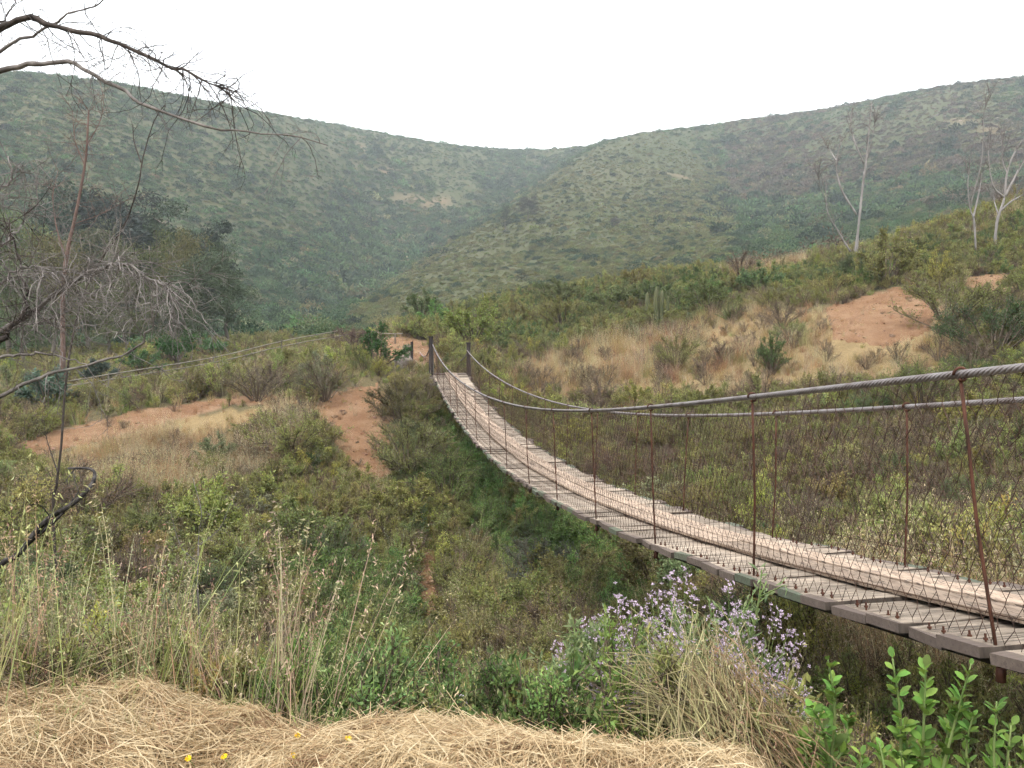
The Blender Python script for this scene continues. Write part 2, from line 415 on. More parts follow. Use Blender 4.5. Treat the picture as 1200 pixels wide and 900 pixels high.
for a in (-180, -140, -105, -75, 75, 105, 140, 180):
    for r, e in ((8, -0.16), (25, -0.03), (80, 0.03), (220, 0.12), (420, 0.25), (800, 0.1)):
        CP.append(np.array([r * math.sin(math.radians(a)), r * math.cos(math.radians(a)), r * e]))
CP = np.array(CP)
c_r = np.hypot(CP[:, 0], CP[:, 1]); KT = 2.6
c_p = np.stack([np.arctan2(CP[:, 0], CP[:, 1]) * KT, np.log(c_r)], 1); c_e = CP[:, 2] / c_r
def _k(d2): return np.where(d2 > 1e-12, 0.5 * d2 * np.log(np.maximum(d2, 1e-12)), 0)
n_ = len(CP); A_ = np.zeros((n_ + 3, n_ + 3))
A_[:n_, :n_] = _k(((c_p[:, None] - c_p[None]) ** 2).sum(-1)) + np.eye(n_) * 3e-3
A_[:n_, n_] = 1; A_[:n_, n_ + 1:] = c_p; A_[n_, :n_] = 1; A_[n_ + 1:, :n_] = c_p.T
W_ = np.linalg.solve(A_, np.concatenate([c_e, [0, 0, 0]]))
def elev(th, lr):
    q = np.stack([th * KT, lr], -1).reshape(-1, 2); out_ = np.empty(len(q))
    for i in range(0, len(q), 8000):
        d2 = ((q[i:i + 8000, None] - c_p[None]) ** 2).sum(-1)
        out_[i:i + 8000] = _k(d2) @ W_[:n_] + W_[n_] + q[i:i + 8000] @ W_[n_ + 1:]
    return out_.reshape(np.shape(th))

TH = np.concatenate([np.radians(np.arange(-180, -46, 3.0)), np.radians(np.arange(-45, 45.01, 0.22)), np.radians(np.arange(47, 180.1, 3.0))])
TH[-1] = PI
LR = np.concatenate([np.linspace(math.log(0.4), math.log(2.4), 8)[:-1], np.linspace(math.log(2.4), math.log(950), 430)])
TG, LG = np.meshgrid(TH, LR, indexing='ij')
EG = elev(TG, LG); RG = np.exp(LG)
ZG = EG * RG
near = np.clip((2.4 - RG) / 1.4, 0, 1)
e24 = elev(TH, np.full(len(TH), math.log(2.4)))[:, None] * 2.4
ZG = np.where(RG < 2.4, e24 * (1 - near) - 1.6 * near, ZG)
XG, YG = RG * np.sin(TG), RG * np.cos(TG)
ZG += np.clip((RG - 2.5) / 5, 0, 1) * (0.16 * fbm(XG * 0.35, YG * 0.35) + 0.07 * fbm(XG * 1.3 + 5, YG * 1.3))
far_ = np.clip((RG - 110) / 120, 0, 1)
ZG += far_ * (2.6 * fbm(XG * 0.018, YG * 0.018, 5) + 1.2 * fbm(XG * 0.09, YG * 0.09, 3))
ZG += np.clip((RG - 30) / 60, 0, 1) * 0.35 * fbm(XG * 0.2, YG * 0.2, 3)
SKY = [(-100, 70), (0, 82), (60, 85), (130, 94), (200, 107), (300, 127), (380, 141), (450, 153), (500, 163), (540, 169), (600, 172), (640, 172), (690, 168), (720, 161), (750, 153), (800, 148), (870, 138), (960, 127), (1030, 113), (1100, 99), (1150, 92), (1200, 87), (1300, 78)]
sk_t, sk_e = [], []
for u_, v_ in SKY:
    d_ = ray(u_, v_ + 3); sk_t.append(math.atan2(d_[0], d_[1])); sk_e.append(d_[2] / math.hypot(d_[0], d_[1]))
e_far = np.where(RG > 130, ZG / RG, -9); top_e = e_far.max(1); top_r = RG[np.arange(len(TH)), e_far.argmax(1)]
d_e = (np.interp(TH, sk_t, sk_e) - top_e) * np.clip((math.radians(44) - np.abs(TH)) / math.radians(8), 0, 1)
ZG += d_e[:, None] * RG * np.clip((RG - 120) / np.maximum(top_r[:, None] - 120, 50), 0, 1)
ZG[-1] = ZG[0]                                   # the two ends of the ring meet

def grid_at(x, y, Z=None):
    Z = ZG if Z is None else Z
    x, y = np.asarray(x, float), np.asarray(y, float)
    th = np.arctan2(x, y); lr = np.log(np.maximum(np.hypot(x, y), 0.41))
    i = np.clip(np.searchsorted(TH, th) - 1, 0, len(TH) - 2); j = np.clip(np.searchsorted(LR, lr) - 1, 0, len(LR) - 2)
    fx = (th - TH[i]) / (TH[i + 1] - TH[i]); fy = np.clip((lr - LR[j]) / (LR[j + 1] - LR[j]), 0, 1)
    return (Z[i, j] * (1 - fx) + Z[i + 1, j] * fx) * (1 - fy) + (Z[i, j + 1] * (1 - fx) + Z[i + 1, j + 1] * fx) * fy

_lr = np.linspace(math.log(2.45), math.log(900), 1500)
def hit(u, v, rmin=2.6):
    """where the ray through a pixel first meets the ground"""
    d = ray(u, v); h = math.hypot(d[0], d[1]); r = np.exp(_lr)
    z = grid_at(r * d[0] / h, r * d[1] / h); ok = (z >= d[2] / h * r) & (r > rmin)
    k = np.argmax(ok) if ok.any() else len(r) - 1
    return np.array([r[k] * d[0] / h, r[k] * d[1] / h, z[k]])

# --- zones of ground and plants, outlined on the photograph and meant for the ground there
DIRT = {
    'left': [(10, 522), (60, 507), (150, 482), (250, 469), (335, 460), (345, 468), (260, 478), (200, 493), (130, 514), (60, 531), (12, 537)],
    'slip': [(366, 482), (394, 456), (444, 450), (456, 500), (452, 558), (424, 568), (400, 532), (378, 506)],
    'right': [(968, 362), (1050, 336), (1100, 346), (1090, 388), (1040, 410), (975, 398)],
    'upper': [(1125, 326), (1180, 322), (1185, 338), (1130, 342)],
    'far': [(420, 400), (470, 396), (520, 408), (520, 424), (440, 420)],
    'trail': [(486, 640), (504, 640), (512, 700), (512, 770), (486, 775), (484, 700)],
}
DRY = [[(40, 548), (180, 498), (350, 468), (385, 500), (335, 560), (250, 600), (110, 600)], [(560, 466), (640, 420), (740, 394), (880, 362), (1110, 374), (1115, 440), (1000, 500), (820, 500), (640, 492)],
       [(840, 324), (930, 298), (960, 306), (880, 332)], [(930, 700), (1300, 790), (1300, 860), (960, 830)]]
LUSH = [[(325, 690), (400, 655), (480, 680), (490, 850), (330, 860)], [(490, 470), (560, 560), (640, 620), (790, 680), (760, 760), (620, 700), (520, 600)]]
BELT = [[(470, 400), (480, 376), (600, 345), (860, 316), (905, 322), (830, 372), (740, 392), (640, 416), (560, 410)], [(850, 345), (1000, 312), (1200, 262), (1300, 250), (1300, 330), (1120, 322), (960, 352)]]
BROWN = [[(600, 470), (820, 478), (1300, 440), (1500, 700), (950, 660), (750, 600)]]
RAILP = [(30, 446), (130, 431), (250, 411), (400, 382), (475, 384), (478, 425), (400, 405), (250, 436), (30, 470)]
def zone(u, v, x, y):
    r = np.hypot(x, y)
    z = np.zeros(np.shape(u), int)                      # 0 mixed olive
    k = np.clip(14 / r, 0.25, 1.6)
    u = u + 46 * k * fbm(x * 0.3, y * 0.3) + 30 * k * fbm(x * 1.4 + 9, y * 1.4, 2); v = v + 18 * k * fbm(x * 0.3 + 40, y * 0.3) + 11 * k * fbm(x * 1.5, y * 1.5 + 30, 2)
    for k, L in ((5, BELT), (1, DRY), (2, LUSH), (3, BROWN), (4, list(DIRT.values()))):
        for p in L: z[inpoly(u, v, p)] = k
    return np.where(r > 75, 0, z)

UG, VG = project(np.stack([XG, YG, ZG], -1)); zg = zone(UG, VG, XG, YG)
tint = np.empty(XG.shape + (3,)); tint[:] = (0.10, 0.085, 0.045)
for k, c in ((1, (0.25, 0.18, 0.09)), (2, (0.06, 0.07, 0.03)), (3, (0.105, 0.075, 0.045)), (4, (0.26, 0.155, 0.095)), (5, (0.07, 0.075, 0.035))): tint[zg == k] = c
hn = fbm(XG * 0.012 + 3, YG * 0.012, 5)[..., None]; hf = np.clip((RG - 60) / 60, 0, 1)[..., None]
hillc = np.array([0.043, 0.060, 0.024]) + hn * np.array([0.02, 0.010, 0.007])
scar = np.clip((fbm(XG * .03 + 11, YG * .03, 3) - .50) * 5, 0, 1)[..., None]; hillc = hillc * (1 - scar) + np.array([.17, .125, .075]) * scar
tint = tint * (1 - hf) + hillc * hf
tint[RG < 3.4] = (0.17, 0.11, 0.06)
nT, nL = ZG.shape
i_, j_ = np.meshgrid(np.arange(nT - 1), np.arange(nL - 1), indexing='ij')
Qg = np.stack([i_ * nL + j_, i_ * nL + j_ + 1, (i_ + 1) * nL + j_ + 1, (i_ + 1) * nL + j_], -1).reshape(-1, 4)
Qg = Qg[:, ::-1]
gt = G(); gt.add(np.stack([XG, YG, ZG], -1).reshape(-1, 3), Qg)
gt.add(np.array([[0, 0, -1.6]]), None, None)
me_t = gt.mesh('terrain', M_GROUND, smooth=True)
ca = me_t.attributes.new('ground_tint', 'FLOAT_COLOR', 'POINT')
ca.data.foreach_set('color', np.vstack([np.concatenate([tint, np.ones(XG.shape + (1,))], -1).reshape(-1, 4), [[0.2, 0.14, 0.08, 1]]]).astype(np.float32).ravel())
link('terrain', me_t, kind='structure', label='scrubby ravine slopes and hills rising to the skyline')

def dirt_sheet(name, poly, label, step=9):
    """bare soil: a thin sheet following the ground, sunk in at its ragged rim"""
    us = np.array([p[0] for p in poly]); vs = np.array([p[1] for p in poly])
    nu, nv = 46, 26
    U, V = np.meshgrid(np.linspace(us.min() - 8, us.max() + 8, nu), np.linspace(vs.min() - 5, vs.max() + 5, nv), indexing='ij')
    P = np.array([[hit(a, b) for a, b in zip(ru, rv)] for ru, rv in zip(U, V)])
    wob = 7 * fbm(P[..., 0] * 1.1, P[..., 1] * 1.1, 3)
    ins = inpoly(U + wob, V + wob * 0.4, poly)
    rr = np.hypot(P[..., 0], P[..., 1])
    P[..., 2] += np.where(ins, 0.035, -0.12)
    idx = np.arange(nu * nv).reshape(nu, nv); Q = []
    for a in range(nu - 1):
        for b in range(nv - 1):
            c = [(a, b), (a + 1, b), (a + 1, b + 1), (a, b + 1)]
            r4 = [rr[q] for q in c]
            if sum(ins[q] for q in c) >= 1 and max(r4) / min(r4) < 1.12: Q.append([idx[q] for q in c])
    g = G(); g.add(P.reshape(-1, 3), Q)
    link(name, g.mesh(name, M_DIRT, smooth=True), kind='structure', label=label)
dirt_sheet('dirt_path', DIRT['left'], 'pale dirt path crossing the dry grass slope')
dirt_sheet('bare_soil', DIRT['slip'], 'reddish bare soil slip beside the path')
dirt_sheet('bare_soil', DIRT['right'], 'orange bare soil on the hillside below the dead trees')
dirt_sheet('bare_soil', DIRT['upper'], 'small orange soil patch among upper bushes')
dirt_sheet('dirt_path', DIRT['far'], 'red dirt path at the far bridge end')
dirt_sheet('dirt_path', DIRT['trail'], 'narrow reddish trail through the green brush')

# ------------------------------------------------------------------ the footbridge
bridge = thing('suspension_bridge', 'narrow plank suspension footbridge with rusty wire mesh sides sagging across the ravine', 'bridge')
BX, BS = 2.63, -0.19                         # left deck edge in plan: x = BX + BS * y
BW = 1.19                                    # deck width
bdir = nz(np.array([BS, 1.0, 0])); bside = np.array([bdir[1], -bdir[0], 0])
Y0, Y1 = 0.75, 28.75
def on_line(off, pts):
    """picture points of a line lying in one of the bridge's two side planes -> (y, z)"""
    o = []
    for u, v in pts:
        d = ray(u, v); y = (BX + off) / (d[0] / d[1] - BS); o.append((y, d[2] / d[1] * y))
    return np.array(sorted(o))
def smooth_fit(o, deg, extra=()):
    o = np.vstack([o] + [np.array(extra)] if len(extra) else [o]); return np.poly1d(np.polyfit((o[:, 0] - 15) / 14, o[:, 1], deg))
pl_ = on_line(0, [(1188, 757), (1072, 733), (980, 707), (893, 677), (800, 648), (727, 619), (683, 600), (647, 583), (610, 558), (560, 520), (530, 478), (512, 447)])
deck_p = smooth_fit(pl_, 2)
cl_ = on_line(0, [(508, 404), (516, 419), (525, 433), (543, 448), (567, 463), (599, 473), (623, 478), (660, 479), (703, 481), (765, 481), (882, 468), (1130, 437), (1200, 424)])
cable_l = smooth_fit(cl_, 5, [(0.75, 0.14)] * 3)
cr_ = on_line(1.2, [(545, 408), (556, 422), (571, 435), (591, 447), (609, 459), (631, 467), (660, 475), (800, 488), (1075, 483), (1200, 473)])
cable_r = smooth_fit(cr_, 5, [(0.75, 0.1)] * 3)
deck_z = lambda y: deck_p((np.asarray(y) - 15) / 14)
czl = lambda y: cable_l((np.asarray(y) - 15) / 14)
czr = lambda y: cable_r((np.asarray(y) - 15) / 14)
def bpt(y, off, z):
    y = np.asarray(y, float); P = np.stack([BX + BS * y, y, np.broadcast_to(z, y.shape) * 1.0], -1)
    return P + bside * np.asarray(off)[..., None]
def side_pts(sd, y, t):
    """point on one mesh side: t = 0 deck edge, 1 cable"""
    zc = (czl if sd < 0 else czr)(y); zd = deck_z(y) - 0.01
    o0, o1 = (0.02, -0.03) if sd < 0 else (BW - 0.02, BW + 0.03)
    return bpt(y, o0 + (o1 - o0) * t, zd + (zc - zd) * t)

# hand cables: six twisted strands
for sd in (-1, 1):
    g = G(); yy = np.linspace(Y0, Y1, 1500); P = side_pts(sd, yy, np.ones_like(yy))
    t = nz(np.gradient(P, axis=0)); b = np.broadcast_to(bside, t.shape); nn = np.cross(b, t)
    for k in range(6):
        ph = yy / 0.17 * 2 * PI + k * PI / 3
        g.tube(P + 0.0125 * (b * np.cos(ph)[:, None] + nn * np.sin(ph)[:, None]), 0.0078, 5, cap=False)
    g.tube(P, 0.011, 5, cap=False)
    link('hand_cable', g.mesh('hand_cable', M_ROPE, smooth=True), bridge)
# deck cables under the plank ends
for off in (0.06, BW - 0.06):
    yy = np.linspace(Y0, Y1, 140); g = G(); g.tube(bpt(yy, np.full(140, off), deck_z(yy) - 0.083), 0.022, 7)
    link('deck_cable', g.mesh('deck_cable', M_HOSE, smooth=True), bridge)

# cross planks
PITCH_P = 0.285
M_GAPSHADE = bark_material('gap_shade_side', [(0.3, (0.035, 0.028, 0.023)), (0.7, (0.10, 0.08, 0.066))], 20, bump=0)      # sawn sides: shade of the plank gaps painted in as a darker colour
def plank_mesh(seed):
    r = np.random.default_rng(seed); nx = 7; g = G()
    xs = np.array([-.635, -.60, -.35, 0, .35, .60, .635]); hw = 0.1305 + r.normal(0, 0.003, (nx, 2)); th = 0.048
    xs[0] += r.normal(0, 0.022); xs[-1] += r.normal(0, 0.035); hw[0] -= r.uniform(0, .008, 2); hw[-1] -= r.uniform(0, .012, 2)
    zt = r.normal(0, 0.0025, (nx, 2)); bev = 0.003
    rings = []
    for i in range(nx):
        a, c = hw[i]
        sk = r.normal(0, 0.012) if i in (0, nx - 1) else 0
        rings.append([[xs[i] + sk, -a, -th], [xs[i] - sk, c, -th], [xs[i] - sk, c, zt[i, 1] - bev], [xs[i] - sk, c - bev, zt[i, 1]], [xs[i] + sk, -a + bev, zt[i, 0]], [xs[i] + sk, -a, zt[i, 0] - bev]])
    V = np.array(rings).reshape(-1, 3); Q = []; QS = []
    for i in range(nx - 1):
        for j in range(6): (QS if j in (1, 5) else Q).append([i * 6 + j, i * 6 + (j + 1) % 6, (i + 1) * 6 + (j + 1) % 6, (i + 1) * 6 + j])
    e = (nx - 1) * 6
    Q += [[0, 5, 4, 3], [0, 3, 2, 1]] + [[e, e + 1, e + 2, e + 3], [e, e + 3, e + 4, e + 5]]
    g.add(V, np.array(Q)[:, ::-1]); g.add(V, np.array(QS)[:, ::-1], m=1); return g.mesh('plank', [M_PLANK, M_GAPSHADE])
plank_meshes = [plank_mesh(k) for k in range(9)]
gb = G(); gb.tube([[0, 0, -0.075], [0, 0, 0.028]], 0.0055, 6); gb.tube([[0, 0, 0.001], [0, 0, 0.010]], 0.011, 6); bolt_me = gb.mesh('bolt', M_RUST)
ln_ = np.cumsum(np.concatenate([[0], np.hypot(np.diff(np.linspace(Y0, Y1, 600)) / bdir[1], np.diff(deck_z(np.linspace(Y0, Y1, 600))))]))
def y_at(s): return np.interp(s, ln_, np.linspace(Y0, Y1, 600))
n_pl = int(ln_[-1] / PITCH_P)
rb = np.random.default_rng(5)
for k in range(n_pl):
    y = float(y_at((k + 0.5) * PITCH_P)); sl = float((deck_z(y + 0.05) - deck_z(y - 0.05)) / 0.1) * bdir[1]
    p = bpt(np.array(y), np.array(BW / 2 + rb.normal(0, 0.014)), deck_z(y) - 0.010 + rb.normal(0, 0.006))
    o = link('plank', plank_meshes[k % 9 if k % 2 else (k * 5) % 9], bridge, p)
    yaw = math.atan2(-bdir[0], bdir[1]) + rb.normal(0, 0.012)
    o.rotation_mode = 'QUATERNION'
    o.rotation_quaternion = (Matrix.Rotation(yaw, 3, 'Z') @ Matrix.Rotation(math.atan(sl) + rb.normal(0, 0.022), 3, 'X') @ Matrix.Rotation(rb.normal(0, 0.006), 3, 'Y')).to_quaternion()
    if y < 7:
        for bx, by in ((-0.56, -0.045), (-0.56, 0.05), (0.56, -0.05), (0.56, 0.045)):
            link('bolt', bolt_me, o, (bx + rb.normal(0, 0.006), by + rb.normal(0, 0.006), rb.normal(0.004, 0.006)))
# two lines of running boards
for off in (0.40, 0.625):
    y = Y0
    while y < Y1 - 0.3:
        y2 = min(y + rb.uniform(2.3, 3.1), Y1); n = 12; yy = np.linspace(y, y2 - 0.012, n); g = G()
        z = deck_z(yy) + 0.009 + rb.normal(0, 0.002) + 0.006 * np.abs(np.linspace(-1, 1, n)) ** 3; d = rb.normal(0, 0.006)
        r4 = np.stack([bpt(yy, np.full(n, off + d), z), bpt(yy, np.full(n, off + d + 0.205), z), bpt(yy, np.full(n, off + d + 0.205), z + 0.027), bpt(yy, np.full(n, off + d), z + 0.027)], 1)
        c0 = r4.reshape(-1, 3).mean(0); Q = [[i * 4 + j, i * 4 + (j + 1) % 4, i * 4 + 4 + (j + 1) % 4, i * 4 + 4 + j] for i in range(n - 1) for j in range(4)] + [[3, 2, 1, 0], [4 * n - 4, 4 * n - 3, 4 * n - 2, 4 * n - 1]]
        g.add(r4.reshape(-1, 3) - c0, np.array(Q)[:, ::-1]); link('running_board', g.mesh('running_board', M_RUNNER), bridge, c0); y = y2
# hangers
hang_y = [1.7] + [3.45 + 1.83 * k for k in range(14)]
for sd in (-1, 1):
    for k, y in enumerate(hang_y):
        g = G(); y_ = y + (0.12 if sd > 0 else 0) + (rb.normal(0, 0.05) if k > 2 else 0)
        top = side_pts(sd, np.array(y_), np.array(1.0)); lean = -0.22 if y_ < 4.5 else rb.normal(-0.03, 0.03)
        bot = side_pts(sd, np.array(y_ + lean), np.array(0.0)) + [0, 0, -0.13]
        mid = (top + bot) / 2 + rb.normal(0, 0.012, 3)
        g.tube(np.array([bot, mid * .5 + bot * .5, mid, mid * .5 + top * .5, top + [0, 0, -0.03]]) , 0.0078, 6)
        an = np.linspace(-2.2, 3.3, 12)
        g.tube(top + np.stack([np.cos(an)[:, None] * bside * 0.028 + np.sin(an)[:, None] * np.array([0, 0, 0.028])], 0)[0] + bdir * np.linspace(-0.01, 0.012, 12)[:, None], 0.007, 6)
        g.tube(np.array([bot + [0, 0, -0.012], bot + [0, 0, 0.045]]), 0.02, 7)
        link('hanger', g.mesh('hanger', M_RUST, smooth=True), bridge)
# wire netting, one panel between each pair of hangers
def netting(ya, yb, fn, cw=0.08, rows=12, wr=0.0016):
    nc = max(2, int(round((yb - ya) / bdir[1] / cw))); w = (yb - ya) / nc; A, B = [], []
    J = np.random.default_rng(int(ya * 100)).normal(0, 1, (nc * 2 + 4, rows * 2 + 4, 2)) * np.array([0.005, 0.0045])
    def pt(i2, j, up):
        h = (j + (0.16 if up else -0.16)) / rows; jx = J[i2 % J.shape[0], 2 * j + (1 if up else 0)]
        return min(max(ya + i2 * w / 2 + jx[0], ya), yb), min(max(h + jx[1], 0), 1)
    E = []
    for j in range(rows + 1):
        for i in range(nc + 1):
            i2 = 2 * i + (j % 2)
            if i2 > 2 * nc: continue
            E.append((pt(i2, j, False), pt(i2, j, True)))
            if j < rows:
                for dd in (-1, 1):
                    if 0 <= i2 + dd <= 2 * nc: E.append((pt(i2, j, True), pt(i2 + dd, j + 1, False)))
    E = np.array(E)
    g = G(); g.segs(fn(E[:, 0, 0], E[:, 0, 1]), fn(E[:, 1, 0], E[:, 1, 1]), np.where(np.arange(len(E)) % 3 == 0, wr * 1.35, wr))
    return g
bays = [Y0] + hang_y + [Y1]
for sd in (-1, 1):
    for a, b in zip(bays[:-1], bays[1:]):
        bul = rb.normal(0, 0.02)
        fn = lambda y, t: side_pts(sd, y, t * 0.985 + 0.005) + (bside * bul)[None] * (np.sin(t * PI) * np.sin((y - a) / (b - a) * PI))[:, None]
        g = netting(a, b, fn, rows=12 if a < 16 else 11, cw=0.08 if a < 16 else 0.09)
        yy = np.linspace(a, b, 8)
        g.segs(side_pts(sd, yy[:-1], np.full(7, 0.12)), side_pts(sd, yy[1:], np.full(7, 0.12)), 0.0026)
        link('wire_mesh', g.mesh('wire_mesh', M_WIRE), bridge)
# towers at both ends with their back stays
for yt, dy in ((Y1 + 0.05, 5.4), (Y0 - 0.05, -5.0)):
    for sd in (-1, 1):
        p = bpt(np.array(yt), np.array(-0.09 if sd < 0 else BW + 0.09), 0.0); gz = float(grid_at(p[0], p[1]))
        topz = float((czl if sd < 0 else czr)(min(max(yt, Y0), Y1))) + 0.26
        g = G(); zz = np.linspace(gz - 0.6, topz, 6)
        g.tube(np.stack([p[0] + rb.normal(0, 0.006, 6), p[1] + rb.normal(0, 0.006, 6), zz], 1), 0.075, 10); g.tube([[p[0], p[1], topz - 0.01], [p[0], p[1], topz + 0.035]], 0.092, 10)
        link('tower_post', g.mesh('tower_post', M_POST, smooth=False), bridge)
        if yt > 5:
            q = p + bdir * 0.16 + bside * 0.12; g = G(); g.tube([[q[0], q[1], gz - .4], [q[0] - .06, q[1], topz - 0.42]], 0.045, 7); link('post_prop', g.mesh('post_prop', M_PALEWOOD), bridge)
        q = p + bdir * dy; qz = float(grid_at(q[0], q[1])) + 0.05; n = 20; t = np.linspace(0, 1, n); g = G()
        P = np.outer(1 - t, [p[0], p[1], topz - 0.26]) + np.outer(t, [q[0], q[1], qz]); P[:, 2] -= 0.35 * np.sin(t * PI) * (1 - 0.3 * t)
        g.tube(P, 0.02, 6); link('back_stay', g.mesh('back_stay', M_ROPE, smooth=True), bridge)
        fn = lambda y, tt, P=P, yt=yt, dy=dy: (lambda tq: np.stack([np.interp(tq, t, P[:, 0]), np.interp(tq, t, P[:, 1]), (lambda top, base: base + (np.maximum(top, base + .02) - base) * tt)(np.interp(tq, t, P[:, 2]), grid_at(np.interp(tq, t, P[:, 0]), np.interp(tq, t, P[:, 1])))], -1))((y - min(yt, yt + dy)) / abs(dy) if dy > 0 else 1 - (y - min(yt, yt + dy)) / abs(dy))
        if yt > 5: link('wire_mesh', netting(yt, yt + dy, fn, rows=10, cw=0.1, wr=0.0016).mesh('wire_mesh', M_WIRE), bridge)
# stepped stone abutments that carry the deck ends
for yt, s_ in ((Y1, 1), (Y0, -1)):
    zt = float(deck_z(yt)); g = G()
    for k in range(4):
        for c in range(3):
            off = (c + 0.5 + (0.12 if k % 2 else -0.1)) * (BW + 0.5) / 3 - 0.25; y = yt + s_ * (0.32 + 0.05 * rb.normal())
            p = bpt(np.array(y), np.array(off), 0.0); M = Matrix.Rotation(math.atan2(-bdir[0], bdir[1]) + rb.normal(0, .04), 3, 'Z')
            g.box((p[0], p[1], zt - 0.085 - 0.21 - k * 0.40), ((BW + .5) / 3 - 0.03, 0.7 + rb.normal(0, .05), 0.38), M)
    a = link('abutment', g.mesh('abutment', M_STONE), bridge)
    g = G(); p = bpt(np.array(yt + s_ * 0.34), np.array(BW / 2), 0.0); g.box((p[0], p[1], zt - 0.045), (BW + 0.35, 0.62, 0.075), Matrix.Rotation(math.atan2(-bdir[0], bdir[1]), 3, 'Z')); link('sill', g.mesh('sill', M_PLANK), bridge)

# ------------------------------------------------------------------ plants: prototypes
def bez(a, b, c, t): t = t[:, None]; return a * (1 - t) ** 2 + 2 * b * t * (1 - t) + c * t * t
def shrub(n_stem, H, Wd, n_twig, n_leaf, L, Wl, up=0.5, droop=0.0, tmin=0.3, twig=0.22, leafdir=0.9):
    """leaves (0) on twigs on stems (1): an uneven crown with gaps"""
    g = G()
    ph = rng.uniform(0, 2 * PI, n_stem); rho = np.sqrt(rng.uniform(0, 1, n_stem))
    hz = H * (1 - 0.55 * rho ** 2) * rng.uniform(0.62, 1.08, n_stem)
    e = np.stack([np.cos(ph) * rho * Wd, np.sin(ph) * rho * Wd, hz], 1); b0 = np.stack([np.cos(ph) * 0.05 * Wd, np.sin(ph) * .05 * Wd, np.full(n_stem, -0.06)], 1)
    c = np.stack([e[:, 0] * 0.45, e[:, 1] * .45, hz * 0.75], 1) + rng.normal(0, 0.07, (n_stem, 3)) * Wd
    for i in range(n_stem):
        t = np.linspace(0, 1, 5); g.tube(bez(b0[i], c[i], e[i], t), np.linspace(0.014, 0.004, 5) * (0.6 + 0.5 * H), 3, 1, cap=False)
    si = rng.integers(0, n_stem, n_twig); tt = tmin + (1 - tmin) * np.sqrt(rng.uniform(0, 1, n_twig))
    tk = tt[:, None]; S = b0[si] * (1 - tk) ** 2 + 2 * c[si] * tk * (1 - tk) + e[si] * tk * tk
    rad = nz(S * np.array([1, 1, 0.2])); D = nz(rad * 0.6 + rng.normal(0, 0.55, (n_twig, 3)) + np.array([0, 0, up]))
    ln = rng.uniform(0.5, 1.3, n_twig)[:, None] * twig * Wd
    E = S + D * ln; g.segs(S, E, 0.0022 + 0.001 * H, 1)
    li = rng.integers(0, n_twig, n_leaf); f = rng.uniform(0.15, 1.05, n_leaf)[:, None]
    P = S[li] + (E[li] - S[li]) * f + rng.normal(0, 0.012, (n_leaf, 3)); P[:, 2] = np.maximum(P[:, 2], 0.0)
    d = nz(D[li] + rng.normal(0, leafdir, (n_leaf, 3)) + np.array([0, 0, -droop]))
    s_ = rng.uniform(0.6, 1.35, n_leaf)
    g.leaves(P, d, L * s_, Wl * s_, 0)
    return g
def tuft(n, rad, H, W, bend, seeds=0, sl=0.02, sw=0.006, spread=1.0):
    g = G(); ph = rng.uniform(0, 2 * PI, n); rr = rad * np.sqrt(rng.uniform(0, 1, n))
    P = np.stack([np.cos(ph) * rr, np.sin(ph) * rr, np.full(n, -0.05)], 1); ph2 = ph + rng.normal(0, 0.8, n)
    lean = np.stack([np.cos(ph2), np.sin(ph2), 0 * ph], 1)
    hh = H * rng.uniform(0.45, 1.1, n); bb = np.abs(rng.normal(0, bend, n)) * spread
    tip = g.blades(P, lean, hh, W * rng.uniform(0.6, 1.3, n), bb)
    if seeds:
        i = rng.integers(0, n, seeds); t = rng.uniform(0.72, 1.02, seeds)[:, None]
        Q = P[i] + np.array([0, 0, 1.]) * hh[i][:, None] * (t - 0.45 * bb[i][:, None] * t * t) + lean[i] * hh[i][:, None] * (0.12 * t + bb[i][:, None] * t * t * 0.8)
        g.leaves(Q + rng.normal(0, 0.008, (seeds, 3)), lean[i] * 0.5 + rng.normal(0, 0.5, (seeds, 3)) + [0, 0, -0.5], sl * rng.uniform(.6, 1.3, seeds), sw)
    return g
def protos(name, gs, mats): return [g.mesh(name, mats) for g in gs]

LS = [M_LEAF, M_STEM]
S_ROUND = [shrub(16, 1.0, 0.62, 420, 5200, 0.040, 0.022) for _ in range(3)]
S_FINE = [shrub(22, 0.9, 0.75, 520, 6500, 0.030, 0.011, up=0.7) for _ in range(3)]
S_TWIG = [shrub(26, 0.8, 0.75, 700, 1900, 0.028, 0.011, up=0.4, tmin=0.15) for _ in range(2)]
S_TALL = [shrub(30, 1.25, 0.45, 500, 5200, 0.045, 0.011, up=1.2, tmin=0.2, twig=0.3) for _ in range(2)]
S_BROAD = [shrub(14, 1.1, 0.6, 300, 2600, 0.075, 0.034, up=0.3, droop=0.4) for _ in range(2)]
KINDS_ = {'round': S_ROUND, 'fine': S_FINE, 'twig': S_TWIG, 'tall': S_TALL, 'broad': S_BROAD}
FOL = {k: [(g.mesh('foliage', M_LEAF, only=0), g.mesh('stem', M_STEM, only=1)) for g in v] for k, v in KINDS_.items()}

